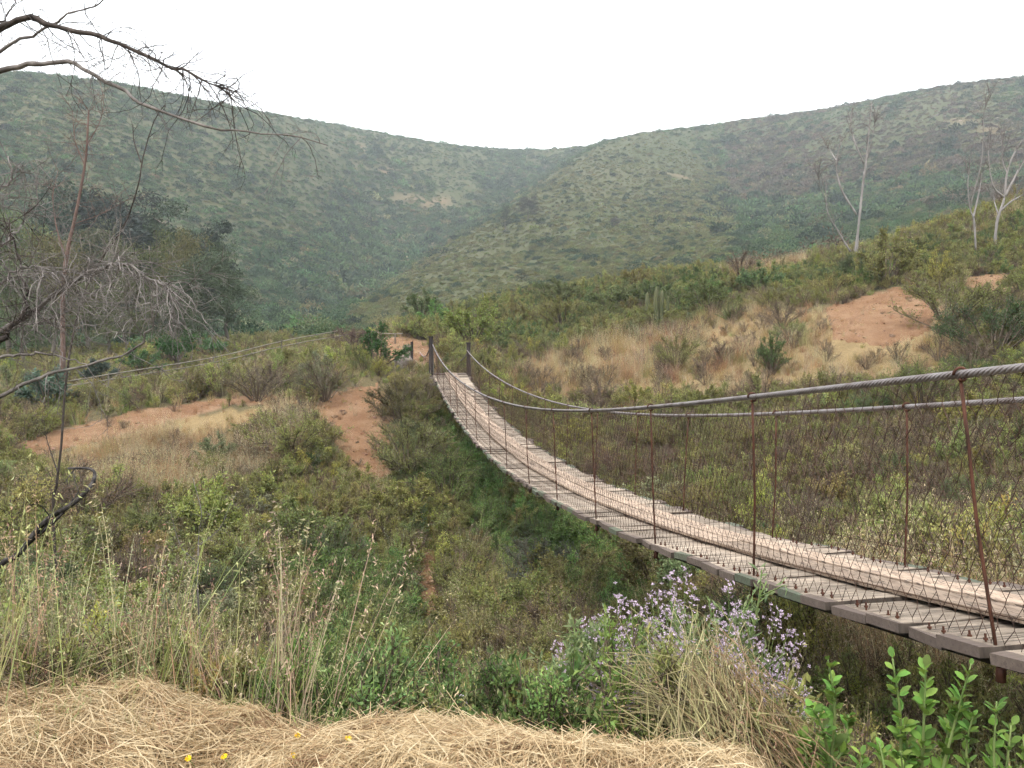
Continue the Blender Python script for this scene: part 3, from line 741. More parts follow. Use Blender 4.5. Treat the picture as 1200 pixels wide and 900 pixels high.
# cover for geometry nodes: one list, one index per plant
COVER = []
def reg(gs, mats):
    i0 = len(COVER); COVER.extend(g.mesh('cover', mats) for g in gs); return list(range(i0, len(COVER)))
C_DRY = reg([tuft(70, 0.13, 0.62, 0.0055, 0.35, 90, 0.024, 0.007) for _ in range(3)], [M_GRASS])
C_OAT = reg([tuft(34, 0.12, 0.85, 0.004, 0.3, 150, 0.028, 0.008) for _ in range(3)], [M_GRASS])
C_GREEN = reg([tuft(80, 0.14, 0.5, 0.008, 0.5) for _ in range(3)], [M_GRASS])
C_SHORT = reg([tuft(90, 0.2, 0.25, 0.006, 0.6) for _ in range(2)], [M_GRASS])
C_WEED = reg([shrub(9, 0.62, 0.28, 110, 1100, 0.034, 0.012, up=0.9, tmin=0.2, twig=0.4) for _ in range(3)], LS)
C_LEAFY = reg([shrub(8, 0.5, 0.34, 100, 900, 0.045, 0.024, up=0.4, tmin=0.2, twig=0.4) for _ in range(3)], LS)
C_BRUSH = reg([shrub(14, 0.55, 0.4, 200, 420, 0.024, 0.010, up=0.6, tmin=0.1, twig=0.35) for _ in range(3)], LS)

def scatter(name, meshes, P, rot, scl, idx, tint_, label, cat):
    """one object of uncountable plants: points carrying rotation, size, kind and colour"""
    col = bpy.data.collections.new(name + '_kinds')
    for k, m_ in enumerate(meshes): col.objects.link(bpy.data.objects.new('%s_%02d' % (name, k), m_))
    me = bpy.data.meshes.new(name); n = len(P)
    me.vertices.add(n); me.vertices.foreach_set('co', np.asarray(P, np.float32).ravel())
    for nm, ty, key, arr in (('rot', 'FLOAT_VECTOR', 'vector', rot), ('scl', 'FLOAT_VECTOR', 'vector', scl), ('idx', 'INT', 'value', idx), ('tint', 'FLOAT_COLOR', 'color', np.concatenate([tint_, np.ones((n, 1))], 1))):
        me.attributes.new(nm, ty, 'POINT').data.foreach_set(key, np.asarray(arr, np.int32 if ty == 'INT' else np.float32).ravel())
    ng = bpy.data.node_groups.new(name, 'GeometryNodeTree')
    ng.interface.new_socket('Geometry', in_out='INPUT', socket_type='NodeSocketGeometry'); ng.interface.new_socket('Geometry', in_out='OUTPUT', socket_type='NodeSocketGeometry')
    gi, go, ip, ci = (ng.nodes.new(t) for t in ('NodeGroupInput', 'NodeGroupOutput', 'GeometryNodeInstanceOnPoints', 'GeometryNodeCollectionInfo'))
    ci.inputs['Collection'].default_value = col; ci.inputs['Separate Children'].default_value = True; ci.inputs['Reset Children'].default_value = True
    ip.inputs['Pick Instance'].default_value = True
    for nm, ty, sk in (('rot', 'FLOAT_VECTOR', 'Rotation'), ('scl', 'FLOAT_VECTOR', 'Scale'), ('idx', 'INT', 'Instance Index')):
        na = ng.nodes.new('GeometryNodeInputNamedAttribute'); na.data_type = ty; na.inputs['Name'].default_value = nm
        ng.links.new([o for o in na.outputs if o.enabled and o.name == 'Attribute'][0], ip.inputs[sk])
    ng.links.new(gi.outputs[0], ip.inputs['Points']); ng.links.new(ci.outputs[0], ip.inputs['Instance']); ng.links.new(ip.outputs[0], go.inputs[0])
    o = link(name, me, kind='stuff', label=label, cat=cat); md = o.modifiers.new('scatter', 'NODES'); md.node_group = ng
    return o
def rots(n, tilt=0.12): return np.stack([rng.normal(0, tilt, n), rng.normal(0, tilt, n), rng.uniform(0, 2 * PI, n)], 1)
def cols(base, n, var=0.18):
    b = np.asarray(base, float); b = np.broadcast_to(b, (n, 3)); return np.clip(b * (1 + rng.normal(0, var, (n, 1))) * (1 + rng.normal(0, 0.07, (n, 3))), 0.004, 0.9)

OLIVE, DARK, LUSHC, YEL, GREY, BRN = (0.235, 0.240, 0.080), (0.115, 0.155, 0.060), (0.145, 0.220, 0.066), (0.33, 0.34, 0.08), (0.225, 0.24, 0.13), (0.21, 0.145, 0.095)
TAN, STRAW, PALE, REDDRY, GGRASS = (0.38, 0.275, 0.14), (0.45, 0.33, 0.19), (0.42, 0.36, 0.22), (0.28, 0.165, 0.095), (0.185, 0.24, 0.07)

# ---- grass, weeds and low brush on the near slopes
ZP = {0: [(C_OAT, (.36, .32, .16), .16), (C_DRY, (.40, .32, .17), .08), (C_WEED, OLIVE, .20), (C_LEAFY, OLIVE, .12), (C_BRUSH, BRN, .10), (C_OAT, PALE, .08), (C_DRY, TAN, .12), (C_GREEN, GGRASS, .20), (C_WEED, YEL, .10), (C_LEAFY, DARK, .06)],
      1: [(C_DRY, TAN, .46), (C_OAT, PALE, .24), (C_DRY, REDDRY, .10), (C_BRUSH, BRN, .06), (C_GREEN, (.26, .24, .09), .08), (C_WEED, OLIVE, .06)],
      2: [(C_OAT, (.32, .33, .14), .18), (C_LEAFY, LUSHC, .12), (C_WEED, LUSHC, .24), (C_GREEN, GGRASS, .30), (C_OAT, (.30, .31, .13), .05), (C_WEED, OLIVE, .10), (C_LEAFY, DARK, .06), (C_BRUSH, BRN, .04)],
      5: [(C_LEAFY, DARK, .34), (C_WEED, OLIVE, .24), (C_LEAFY, OLIVE, .18), (C_BRUSH, BRN, .08), (C_DRY, TAN, .06), (C_GREEN, GGRASS, .10)],
      3: [(C_OAT, (.30, .26, .14), .10), (C_BRUSH, BRN, .30), (C_WEED, OLIVE, .17), (C_DRY, REDDRY, .14), (C_LEAFY, OLIVE, .12), (C_OAT, PALE, .10), (C_GREEN, GGRASS, .08), (C_WEED, YEL, .04), (C_LEAFY, DARK, .04)]}
def cover(n, r0, r1, amax=40):
    th = np.radians(rng.uniform(-amax - 7, amax, n)); r = rng.uniform(r0, r1, n); x, y = r * np.sin(th), r * np.cos(th); z = grid_at(x, y)
    u, v = project(np.stack([x, y, z], 1)); zo = zone(u, v, x, y)
    return x, y, z, r, u, v, zo
def edge_r(x, y):
    """the straw bank's rim, as a distance from the camera foot"""
    th = np.degrees(np.arctan2(x, y)); return np.interp(th, [-60, -32, -23, -16, -8, -3, 3, 9, 14, 20, 24], [3.4, 3.42, 3.45, 3.15, 3.02, 3.04, 2.9, 2.85, 2.75, 2.7, 2.25])
parts_ = []
for n, r0, r1 in ((10000, 3.0, 10), (20000, 8, 26), (26000, 20, 72)):
    x, y, z, r, u, v, zo = cover(n, r0, r1)
    zo = np.where((r < 8) & (zo != 4) & (u < 720) & (u > 300), 2, zo); u2, v2 = project(np.stack([x, y, z + .38], 1)); clear = zone(u2, v2, x, y) != 4
    for dp in DIRT.values(): clear &= ~inpoly(u2, v2, dp)
    bare = (zo == 4) | ~clear; thin = bare & (rng.uniform(0, 1, n) < .22); zo = np.where(thin, 1, zo)
    keep = (zo != 4) & (clear | thin) & (r > edge_r(x, y) + 0.25); on_deck = np.abs((x - BX - BS * y) * bdir[1] - BW / 2) < 0.8
    hmax = np.where(on_deck & (y < 30), np.clip(deck_z(np.clip(y, 0, 29)) - z - 0.1, 0.05, 9), 9)
    idx = np.zeros(n, int); tn = np.zeros((n, 3))
    pick = rng.uniform(0, 1, n) * 0.75 + 0.25 * np.clip(0.5 + 0.9 * fbm(x * 0.5, y * 0.5, 2), 0, 0.999)
    for k, L in ZP.items():
        cum = np.cumsum([w for *_, w in L]); cum /= cum[-1]; s_ = np.searchsorted(cum, pick)
        for j, (c, t_, w) in enumerate(L):
            q = (zo == k) & (s_ == j); idx[q] = rng.choice(c, q.sum()); tn[q] = cols(t_, q.sum())
    sc_ = rng.uniform(0.55, 1.25, n) * np.where(r > 30, 1.15, 1.0) * np.where(r < 7, 0.72, 1) * np.clip(1 + .75 * fbm(x * .45 + 20, y * .45, 2), .5, 1.6)
    sc_ = np.where(thin | inpoly(u2, v2, RAILP), sc_ * .45, sc_); sc_ = np.minimum(sc_, hmax / 0.9); keep &= sc_ > 0.12
    parts_.append((np.stack([x, y, z], 1)[keep], sc_[keep], idx[keep], tn[keep]))
P = np.vstack([p[0] for p in parts_]); sc_ = np.concatenate([p[1] for p in parts_]); n = len(P)
scatter('undergrowth', COVER, P, rots(n), np.stack([sc_, sc_, sc_ * rng.uniform(.8, 1.2, n)], 1), np.concatenate([p[2] for p in parts_]), np.vstack([p[3] for p in parts_]),
        'dry grass, weeds and low brush covering the ravine slopes', 'undergrowth')

# ---- shrubs of the near slopes, each a thing of its own
SHRUBS = {5: [('fine', DARK, 4), ('round', DARK, 3), ('round', OLIVE, 2), ('fine', OLIVE, 2), ('round', LUSHC, 1)],
          0: [('fine', OLIVE, 3), ('round', OLIVE, 3), ('fine', DARK, 2), ('round', GREY, 2), ('twig', BRN, 1.5), ('tall', YEL, .6)],
          1: [('fine', OLIVE, 2), ('twig', BRN, 2), ('round', GREY, 1)],
          2: [('round', LUSHC, 3), ('tall', LUSHC, 2), ('fine', DARK, 2), ('round', OLIVE, 2), ('broad', LUSHC, .6)],
          3: [('twig', BRN, 3), ('fine', OLIVE, 2), ('round', OLIVE, 2), ('fine', DARK, 1.5), ('tall', YEL, .5)]}
WORD = {'fine': 'fine-leaved', 'round': 'bushy', 'twig': 'twiggy', 'tall': 'upright', 'broad': 'broad-leaved'}
def cword(t_): return {OLIVE: 'olive', DARK: 'dark', LUSHC: 'green', YEL: 'yellow-green', GREY: 'grey-green', BRN: 'half-dead'}.get(t_, 'green')
def place_word(u, v, r):
    if r > 34: return 'on the far crest' if u > 480 else 'beyond the dirt path'
    if u > 560 and v < 480 + (u - 560) * 0.02: return 'on the dry hillside'
    if u > 700: return 'behind the wire mesh'
    if v < 470: return 'beyond the dirt path'
    if v < 620: return 'below the dirt path'
    return 'low in the ravine'
LANDMARKS = [('the far bridge end', 500, 450), ('the reddish trail', 497, 710), ('the orange soil', 1030, 378), ('the cacti', 768, 388), ('the lone dead tree', 1003, 314), ('the forked dead trees', 1155, 302), ('the path', 130, 520), ('the path end', 300, 475), ('the red soil slip', 420, 530), ('the pale rails', 200, 445),
             ('the lilac flowers', 760, 790), ('the charred branch', 30, 680), ('the dry stalk', 232, 720), ('the broom clump', 268, 645), ('the sagging deck', 640, 640), ('the weedy bush', 835, 600), ('the rosette plant', 855, 378), ('the upper soil patch', 1150, 335), ('the upright green bush', 905, 442), ('the outermost hanger', 1130, 600), ('the second hanger', 980, 580), ('the yellow-green bush', 660, 425), ('the gum sapling', 58, 488), ('the grey twiggy bush', 382, 472)]
LM = [(w, hit(a, b)) for w, a, b in LANDMARKS]
def near_word(p): return min(LM, key=lambda q: (q[1][0] - p[0]) ** 2 + (q[1][1] - p[1]) ** 2)[0]
def size_word(s_): return 'small' if s_ < .8 else 'mid-sized' if s_ < 1.15 else 'large' if s_ < 1.6 else 'huge'
def add_shrub(p, kind, t_, size, label, group, flat=1.0, name='shrub', cat='shrub', parts=True):
    fm, sm = FOL[kind][rng.integers(0, len(FOL[kind]))]
    o = thing(name, label, cat, tuple(p), group); o.rotation_euler = (0, 0, rng.uniform(0, 6.28))
    sx = size * rng.uniform(0.9, 1.15); o.scale = (sx, size * rng.uniform(.9, 1.15), size * flat)
    tc_ = [float(q) for q in cols(t_, 1, 0.14)[0]]
    f = link('foliage', fm, o); f['tint'] = tc_
    link('stem', sm, o); return o
count = 0; tries = 0; placed = []
while count < 275 and tries < 9000:
    tries += 1
    u = rng.uniform(-30, 1230); v = rng.uniform(318, 800)
    p = hit(u, v); r = math.hypot(p[0], p[1])
    if r > 66 or r < 5.5: continue
    if u < 470 and v < 395: continue
    z_ = int(zone(np.array([u]), np.array([v]), np.array([p[0]]), np.array([p[1]]))[0])
    if z_ == 4 or (z_ == 1 and rng.uniform() < 0.86): continue
    L = SHRUBS[z_]; w = np.array([q[2] for q in L]); kd, t_, _ = L[rng.choice(len(L), p=w / w.sum())]
    size = float(np.clip(rng.lognormal(0.02, 0.3), 0.5, 1.9)) * (1.25 if r > 30 else 1.0) * (1.25 if z_ == 5 else 1.0) * (0.8 if r < 11 else 1)
    if any((p[0] - a) ** 2 + (p[1] - b) ** 2 < (0.42 * (size + c)) ** 2 for a, b, c in placed): continue
    cpx = F * size * 0.9 / r
    if any(inpoly(np.array([u + e * cpx * .45 for e in (-1, 0, 1) for _ in range(4)]), np.array([v - h * cpx for _ in range(3) for h in (0, .35, .7, 1)]), q).any() for q in list(DIRT.values()) + [RAILP]): continue
    off = (p[0] - BX - BS * p[1]) * bdir[1] - BW / 2; fl = rng.uniform(0.75, 1.1)
    if abs(off) < 0.62 + 0.75 * size and p[1] < 30.5:
        room = float(deck_z(min(p[1], 28.7))) - p[2] - 0.15
        if room < 0.6: continue
        fl = min(fl, room / (1.15 * size))
        if fl < 0.4: continue
    # keep the view of the planks and the soil free
    pw = place_word(u, v, r); placed.append((p[0], p[1], size)); count += 1
    add_shrub(p, kd, t_, size, '%s %s %s shrub near %s %s' % (size_word(size), cword(t_), WORD[kd], near_word(p), pw), '%s shrubs %s' % (WORD[kd], pw), fl)

# ------------------------------------------------------------------ scrub on the far hills (one mass)
def clump(n, L, W, flat=0.75):
    g = G(); d = nz(rng.normal(size=(n, 3))); d[:, 2] = np.abs(d[:, 2]); P = d * (rng.uniform(0.45, 1, (n, 1)) ** 0.6) * [1, 1, flat]
    P *= 1 + 0.35 * vnoise(d[:, 0] * 2.2 + 7 * rng.uniform(), d[:, 1] * 2.2 + d[:, 2])[:, None]
    g.leaves(P, d + rng.normal(0, 0.9, (n, 3)), L * rng.uniform(.6, 1.3, n), W * rng.uniform(.6, 1.3, n)); return g
HF = [clump(650, 0.17, 0.11).mesh('scrub', M_SCRUB) for _ in range(4)] + [clump(450, 0.2, 0.08, 1.3).mesh('scrub', M_SCRUB) for _ in range(2)]
HC = [clump(150, 0.42, 0.30).mesh('scrub', M_SCRUB) for _ in range(4)] + [clump(110, 0.5, 0.2, 1.3).mesh('scrub', M_SCRUB) for _ in range(2)]
n = 120000
th = np.radians(rng.uniform(-39, 39, n)); r = np.sqrt(rng.uniform(80 ** 2, 640 ** 2, n)); r = np.where(rng.uniform(0, 1, n) < 0.4, rng.uniform(72, 420, n), r)
x, y = r * np.sin(th), r * np.cos(th); z = grid_at(x, y); u, v = project(np.stack([x, y, z], 1))
zx = (grid_at(x + 4, y) - grid_at(x - 4, y)) / 8; zy = (grid_at(x, y + 4) - grid_at(x, y - 4)) / 8
# curvature: gullies carry bigger, darker bushes
d_ = 26.0; cur = (grid_at(x + d_, y) + grid_at(x - d_, y) + grid_at(x, y + d_) + grid_at(x, y - d_) - 4 * z) / d_
dens = 0.5 + 0.9 * fbm(x * 0.02, y * 0.02, 4) + 2.2 * cur
wu = 16 * fbm(x * .02, y * .02); spur = inpoly(u + wu, v, [(395, 400), (420, 362), (470, 322), (530, 280), (590, 243), (645, 207), (700, 178), (760, 150), (850, 205), (870, 300), (600, 380)])
right = (u > 850) & ~spur
keep = rng.uniform(0, 1, n) < np.clip(dens + 0.55, 0.72, 1)
size = np.clip(rng.lognormal(-0.38, 0.45, n), 0.3, 2.4) * (1 + np.clip(cur * 1.8, -0.2, 0.5)) * np.where(spur, 0.72, 1.0) * np.where(r < 130, 0.75, 1)
tn = cols((0.080, 0.128, 0.052), n, 0.2)
tn[spur] = cols((0.150, 0.155, 0.062), spur.sum(), 0.2)
q = right & (fbm(x * 0.015 + 7, y * 0.015) > -0.05); tn[q] = cols((0.125, 0.10, 0.068), q.sum(), 0.22)
q = ~spur & (rng.uniform(0, 1, n) < 0.14); tn[q] = cols((0.17, 0.165, 0.08), q.sum(), 0.2)
q = (rng.uniform(0, 1, n) < 0.09 + .16 * np.clip(fbm(x * .025 + 31, y * .025, 2), 0, 1)); tn[q] = cols((0.042, 0.070, 0.036), q.sum(), 0.2); size[q] *= rng.uniform(1.0, 1.8, q.sum())
keep &= ~((fbm(x * .03 + 11, y * .03, 3) > .56) & (rng.uniform(0, 1, n) < .75))
k = keep; n2 = int(k.sum()); sz = size[k]
scatter('hill_scrub', HC + HF, np.stack([x, y, z - 0.12 * size], 1)[k], rots(n2, 0.1), np.stack([sz * rng.uniform(.8, 1.3, n2), sz * rng.uniform(.8, 1.3, n2), sz * rng.uniform(.7, 1.15, n2)], 1), rng.integers(0, 6, n2) + np.where(r[k] < 230, 6, 0), tn[k],
        'low green scrub covering the distant hills', 'scrub')

# ------------------------------------------------------------------ trees
def gum(H, n_limb, spread, n_leaf, L, W, clumps=3, crown0=0.25, lean=0.06, droop=0.9, cr=0.11):
    g = G(); n = 9; t = np.linspace(0, 1, n)
    tr = np.stack([np.cumsum(rng.normal(0, 0.012, n)) * H + lean * H * t, np.cumsum(rng.normal(0, 0.012, n)) * H, t * H * 0.92 - 0.4], 1)
    g.tube(tr, H * 0.016 * (1 - 0.85 * t) + 0.015, 8, 1)
    C, S = [], []
    for k in range(n_limb):
        f = crown0 + (0.97 - crown0) * (k + rng.uniform()) / n_limb; p0 = np.array([np.interp(f, t, tr[:, a]) for a in range(3)])
        a = rng.uniform(0, 2 * PI); ln = spread * H * rng.uniform(0.5, 1.1) * (1.15 - 0.75 * max(0, f - 0.35))
        e = p0 + np.array([math.cos(a) * ln, math.sin(a) * ln, ln * rng.uniform(0.3, 1.0)]); m_ = (p0 + e) / 2 + [0, 0, -0.08 * ln]
        tt = np.linspace(0, 1, 6); pa = bez(p0, m_, e, tt); g.tube(pa, np.linspace(H * 0.006, H * 0.0015, 6), 5, 1)
        for c in range(clumps):
            q = pa[rng.integers(2, 6)] + rng.normal(0, 0.055 * H, 3) * [1, 1, 0.7]; C.append(q); S.append(H * cr * rng.uniform(0.55, 1.25)); g.segs([pa[3]], [q], H * 0.0012, 1)
    C, S = np.array(C), np.array(S); i = rng.integers(0, len(C), n_leaf); d = nz(rng.normal(size=(n_leaf, 3)))
    P = C[i] + d * S[i][:, None] * (rng.uniform(0.25, 1, (n_leaf, 1)) ** 0.55) * [1, 1, 0.8]
    g.leaves(P, rng.normal(0, 0.7, (n_leaf, 3)) + [0, 0, -droop], L * rng.uniform(.6, 1.4, n_leaf), W * rng.uniform(.6, 1.4, n_leaf)); return g
GUM = [gum(1.0 * 14, 16, 0.24, 9000, 0.30, 0.10) for _ in range(4)]
GUMM = [(g.mesh('crown', M_SCRUB, only=0), g.mesh('trunk', M_GUMBARK, smooth=True, only=1)) for g in GUM]
PINE = [gum(12, 22, 0.13, 8000, 0.34, 0.12, clumps=2, crown0=0.05, droop=0.1, cr=0.075) for _ in range(2)]
PINEM = [(g.mesh('crown', M_SCRUB, only=0), g.mesh('trunk', M_GUMBARK, smooth=True, only=1)) for g in PINE]
def tree(name, u, base_y, top_v, pool, base_h, tint_, label, cat='tree', group=None, wide=1.0):
    x_ = (u - 600) / F * base_y; z_ = float(grid_at(x_, base_y)); top = at(u, top_v, base_y)[2]
    k = (top - z_) / base_h; o = thing(name, label, cat, (x_, base_y, z_ - 0.1), group)
    o.rotation_euler = (0, 0, rng.uniform(0, 6.28)); o.scale = (k * wide, k * wide, k)
    c, tr = pool[rng.integers(0, len(pool))]
    f = link('crown', c, o); f['tint'] = [float(q) for q in cols(tint_, 1, 0.12)[0]]; link('trunk', tr, o); return o
GG = (0.15, 0.165, 0.09)
for u, by, tv, t_, w, lb in ((-60, 52, 205, GG, 1.1, 'tall eucalyptus at the outer end of the grove'), (12, 58, 232, GG, 1.0, 'eucalyptus with grey-green crown behind the bare limbs'), (60, 50, 262, (0.12, .135, .065), .95, 'eucalyptus with thin olive crown beside the pink-barked tree'),
                          (105, 60, 258, GG, 1.05, 'eucalyptus with a full crown in the middle of the grove'), (150, 54, 285, (.11, .12, .06), 1.0, 'lower eucalyptus with dull olive crown in the grove'), (190, 62, 272, (.14, .14, .06), 1.0, 'olive-topped eucalyptus above the rail'),
                          (222, 58, 262, (.13, .14, .06), .8, 'eucalyptus with yellowish rounded crown top'), (236, 56, 292, (.075, .095, .055), 1.15, 'dark dense eucalyptus at the inner edge of the grove'), (268, 60, 286, (.07, .09, .052), 1.1, 'darkest eucalyptus ending the grove towards the valley'),
                          (130, 48, 318, (.11, .13, .06), 1.2, 'short bushy eucalyptus low in the grove'), (200, 49, 330, (.08, .10, .055), 1.3, 'short dark eucalyptus behind the bright green bushes'), (30, 46, 300, (.11, .125, .065), 1.2, 'short eucalyptus behind the drooping dead twigs')):
    tree('eucalyptus_tree', u, by, tv, GUMM, 14, t_, lb, group='eucalyptus grove', wide=w)
for u, by, tv, lb in ((120, 118, 205, 'dark conifer with the tallest tip above the grove'), (150, 112, 222, 'dark conifer beside the tallest conifer'), (178, 120, 226, 'dark conifer behind the olive-topped eucalyptus'), (205, 115, 238, 'slim dark conifer behind the grove'), (100, 110, 232, 'blue-green conifer rising behind the grove'), (228, 118, 252, 'shortest dark conifer ending the row')):
    tree('conifer_tree', u, by, tv, PINEM, 12, (.045, .06, .045), lb, group='conifers behind the grove', wide=1.3)
def far_tree(u, v, h_px, t_, lb, wide=1.0):
    p = hit(u, v); tree('hillside_tree', u, p[1], v - h_px, GUMM, 14, t_, lb, wide=wide)
far_tree(592, 272, 32, (.05, .06, .045), 'dark lone tree on the spur, narrower of two neighbours', 1.1)
far_tree(618, 260, 32, (.05, .06, .045), 'dark round tree on the spur, broader of two neighbours', 1.6)
far_tree(719, 268, 15, (.06, .055, .05), 'small dark tree alone on the open spur slope', 1.6)

def spray(g, p, d, ln, r, depth, wig=0.25, kids=4, drop=0.0, m=0, shrink=0.6):
    """a bare branch with side twigs"""
    n = 6; P = [np.array(p, float)]; dd = nz(np.array(d, float))
    for i in range(n):
        dd = nz(dd + rng.normal(0, wig, 3) * 0.5 + np.array([0, 0, -drop])); P.append(P[-1] + dd * ln / n)
    P = np.array(P); g.tube(P, np.linspace(r, r * 0.45, n + 1), 5 if r > 0.01 else 3, m, cap=False)
    if depth > 0:
        for k in range(kids):
            i = rng.integers(1, n + 1); q = nz(P[i] - P[i - 1]); s_ = nz(q + rng.normal(0, 0.75, 3)); spray(g, P[i], s_, ln * shrink * rng.uniform(0.6, 1.1), r * 0.55, depth - 1, wig, kids, drop, m, shrink)
def curve(pts, n=24):
    pts = np.asarray(pts, float); k = len(pts); t = np.linspace(0, k - 1, n); out_ = []
    ext = np.vstack([2 * pts[0] - pts[1], pts, 2 * pts[-1] - pts[-2]])
    for q in t:
        i = min(int(q), k - 2); f = q - i; a, b, c, d = ext[i:i + 4]
        out_.append(0.5 * (2 * b + (c - a) * f + (2 * a - 5 * b + 4 * c - d) * f * f + (3 * b - a - 3 * c + d) * f ** 3))
    return np.array(out_)

# bleached dead trees on the right hillside: trunk and limbs each follow their own line
def z8(L): return [(800 + a / 3, 80 + b / 3) for a, b in L]
def dead_tree(base, limbs, label, mt=M_WHITEBARK, thick=0.11, tw=1.0):
    p = hit(*base); o = thing('dead_tree', label, 'tree', tuple(p), 'dead trees on the hillside'); Y = p[1]
    for k, (L, r0) in enumerate(limbs):
        dy = 0 if k == 0 else rng.uniform(-1.0, 1.0); pts = np.array([at(a, b, Y + dy * (i / (len(L) - 1)) * 1.2) for i, (a, b) in enumerate(L)]) - p
        if k == 0: pts[0, 2] = -0.3
        c = curve(pts, 22); g = G(); g.tube(c, np.linspace(r0, r0 * 0.3, 22) * thick * (0.44 if k == 0 else 0.66) * (1 + 0.12 * rng.normal(size=22)), 7)
        lb = link('trunk' if k == 0 else 'limb', g.mesh('limb', mt, smooth=True), o); g = G()
        for q in range(int(14 * tw)):
            i = rng.integers(9, 22); spray(g, c[i], nz(c[i] - c[i - 2]) + rng.normal(0, 0.5, 3) + [0, 0, .5], rng.uniform(0.5, 1.3), 0.014, 2, 0.3, 3)
        link('twigs', g.mesh('twigs', M_DEADGREY), lb, kind='stuff')
    return o
dead_tree((1003, 311), [(z8([(605, 695), (612, 620), (622, 520), (635, 400), (645, 330), (655, 220), (665, 120)]), 2.0), (z8([(612, 515), (560, 430), (540, 350), (548, 290), (557, 260)]), .9), (z8([(540, 325), (518, 290), (500, 268)]), .5),
                      (z8([(590, 645), (545, 570), (508, 500), (503, 390)]), .7), (z8([(508, 480), (485, 420), (478, 370)]), .35), (z8([(637, 335), (605, 260), (592, 200), (595, 140)]), .7), (z8([(648, 320), (670, 230), (680, 150)]), .5)], 'bleached dead tree with forked pale limbs standing alone on the hillside')
dead_tree((1143, 302), [(z8([(1033, 665), (1025, 540), (1010, 490), (1003, 400), (1015, 300)]), 1.1), (z8([(1022, 525), (1043, 430), (1051, 370)]), .8), (z8([(1012, 480), (1050, 330), (1060, 160), (1080, 90)]), .5)], 'thin dead tree with two upright pale stems beside a thicker dead tree', thick=0.1)
dead_tree((1166, 298), [(z8([(1095, 655), (1105, 540), (1130, 460), (1140, 370), (1170, 290), (1215, 230)]), 1.7), (z8([(1118, 500), (1160, 465), (1230, 430)]), .8), (z8([(1133, 450), (1180, 360), (1220, 290)]), .9), (z8([(1108, 510), (1096, 470), (1095, 445)]), .5), (z8([(1132, 455), (1090, 410), (1075, 300), (1085, 240)]), .6), (z8([(1140, 370), (1124, 320), (1122, 225)]), .6)], 'thicker forked dead tree with grey limbs spreading at the hillside edge')

# slim pink-barked tree, nearly bare
p = hit(72, 470); o = thing('slender_tree', 'slim nearly bare tree with pinkish bark behind the drooping dead limbs', 'tree', tuple(p)); Y = p[1]
for k, (L, r0) in enumerate((([(72, 474), (74, 430), (74, 340), (80, 290), (88, 255), (100, 190), (104, 130)], .105), ([(76, 300), (66, 265), (62, 230), (68, 200)], .035), ([(88, 262), (120, 250), (160, 228)], .02), ([(100, 195), (88, 165), (85, 130)], .025), ([(102, 170), (118, 140), (122, 110)], .022))):
    pts = np.array([at(a, b, Y + (0 if k == 0 else 0.8 * i / len(L))) for i, (a, b) in enumerate(L)]) - p
    if k == 0: pts[0, 2] -= 0.3
    c = curve(pts, 22); g = G(); g.tube(c, np.linspace(r0, r0 * .3, 22), 7); lb = link('trunk' if k == 0 else 'limb', g.mesh('limb', M_PINKBARK, smooth=True), o); g = G()
    for q in range(26 if k == 0 else 12):
        i = rng.integers(13 if k == 0 else 6, 22); spray(g, c[i], rng.normal(0, 0.6, 3) + [0, 0, 0.6], rng.uniform(.5, 1.4), 0.010, 2, 0.3, 3)
    link('twigs', g.mesh('twigs', M_PINKBARK), lb, kind='stuff')

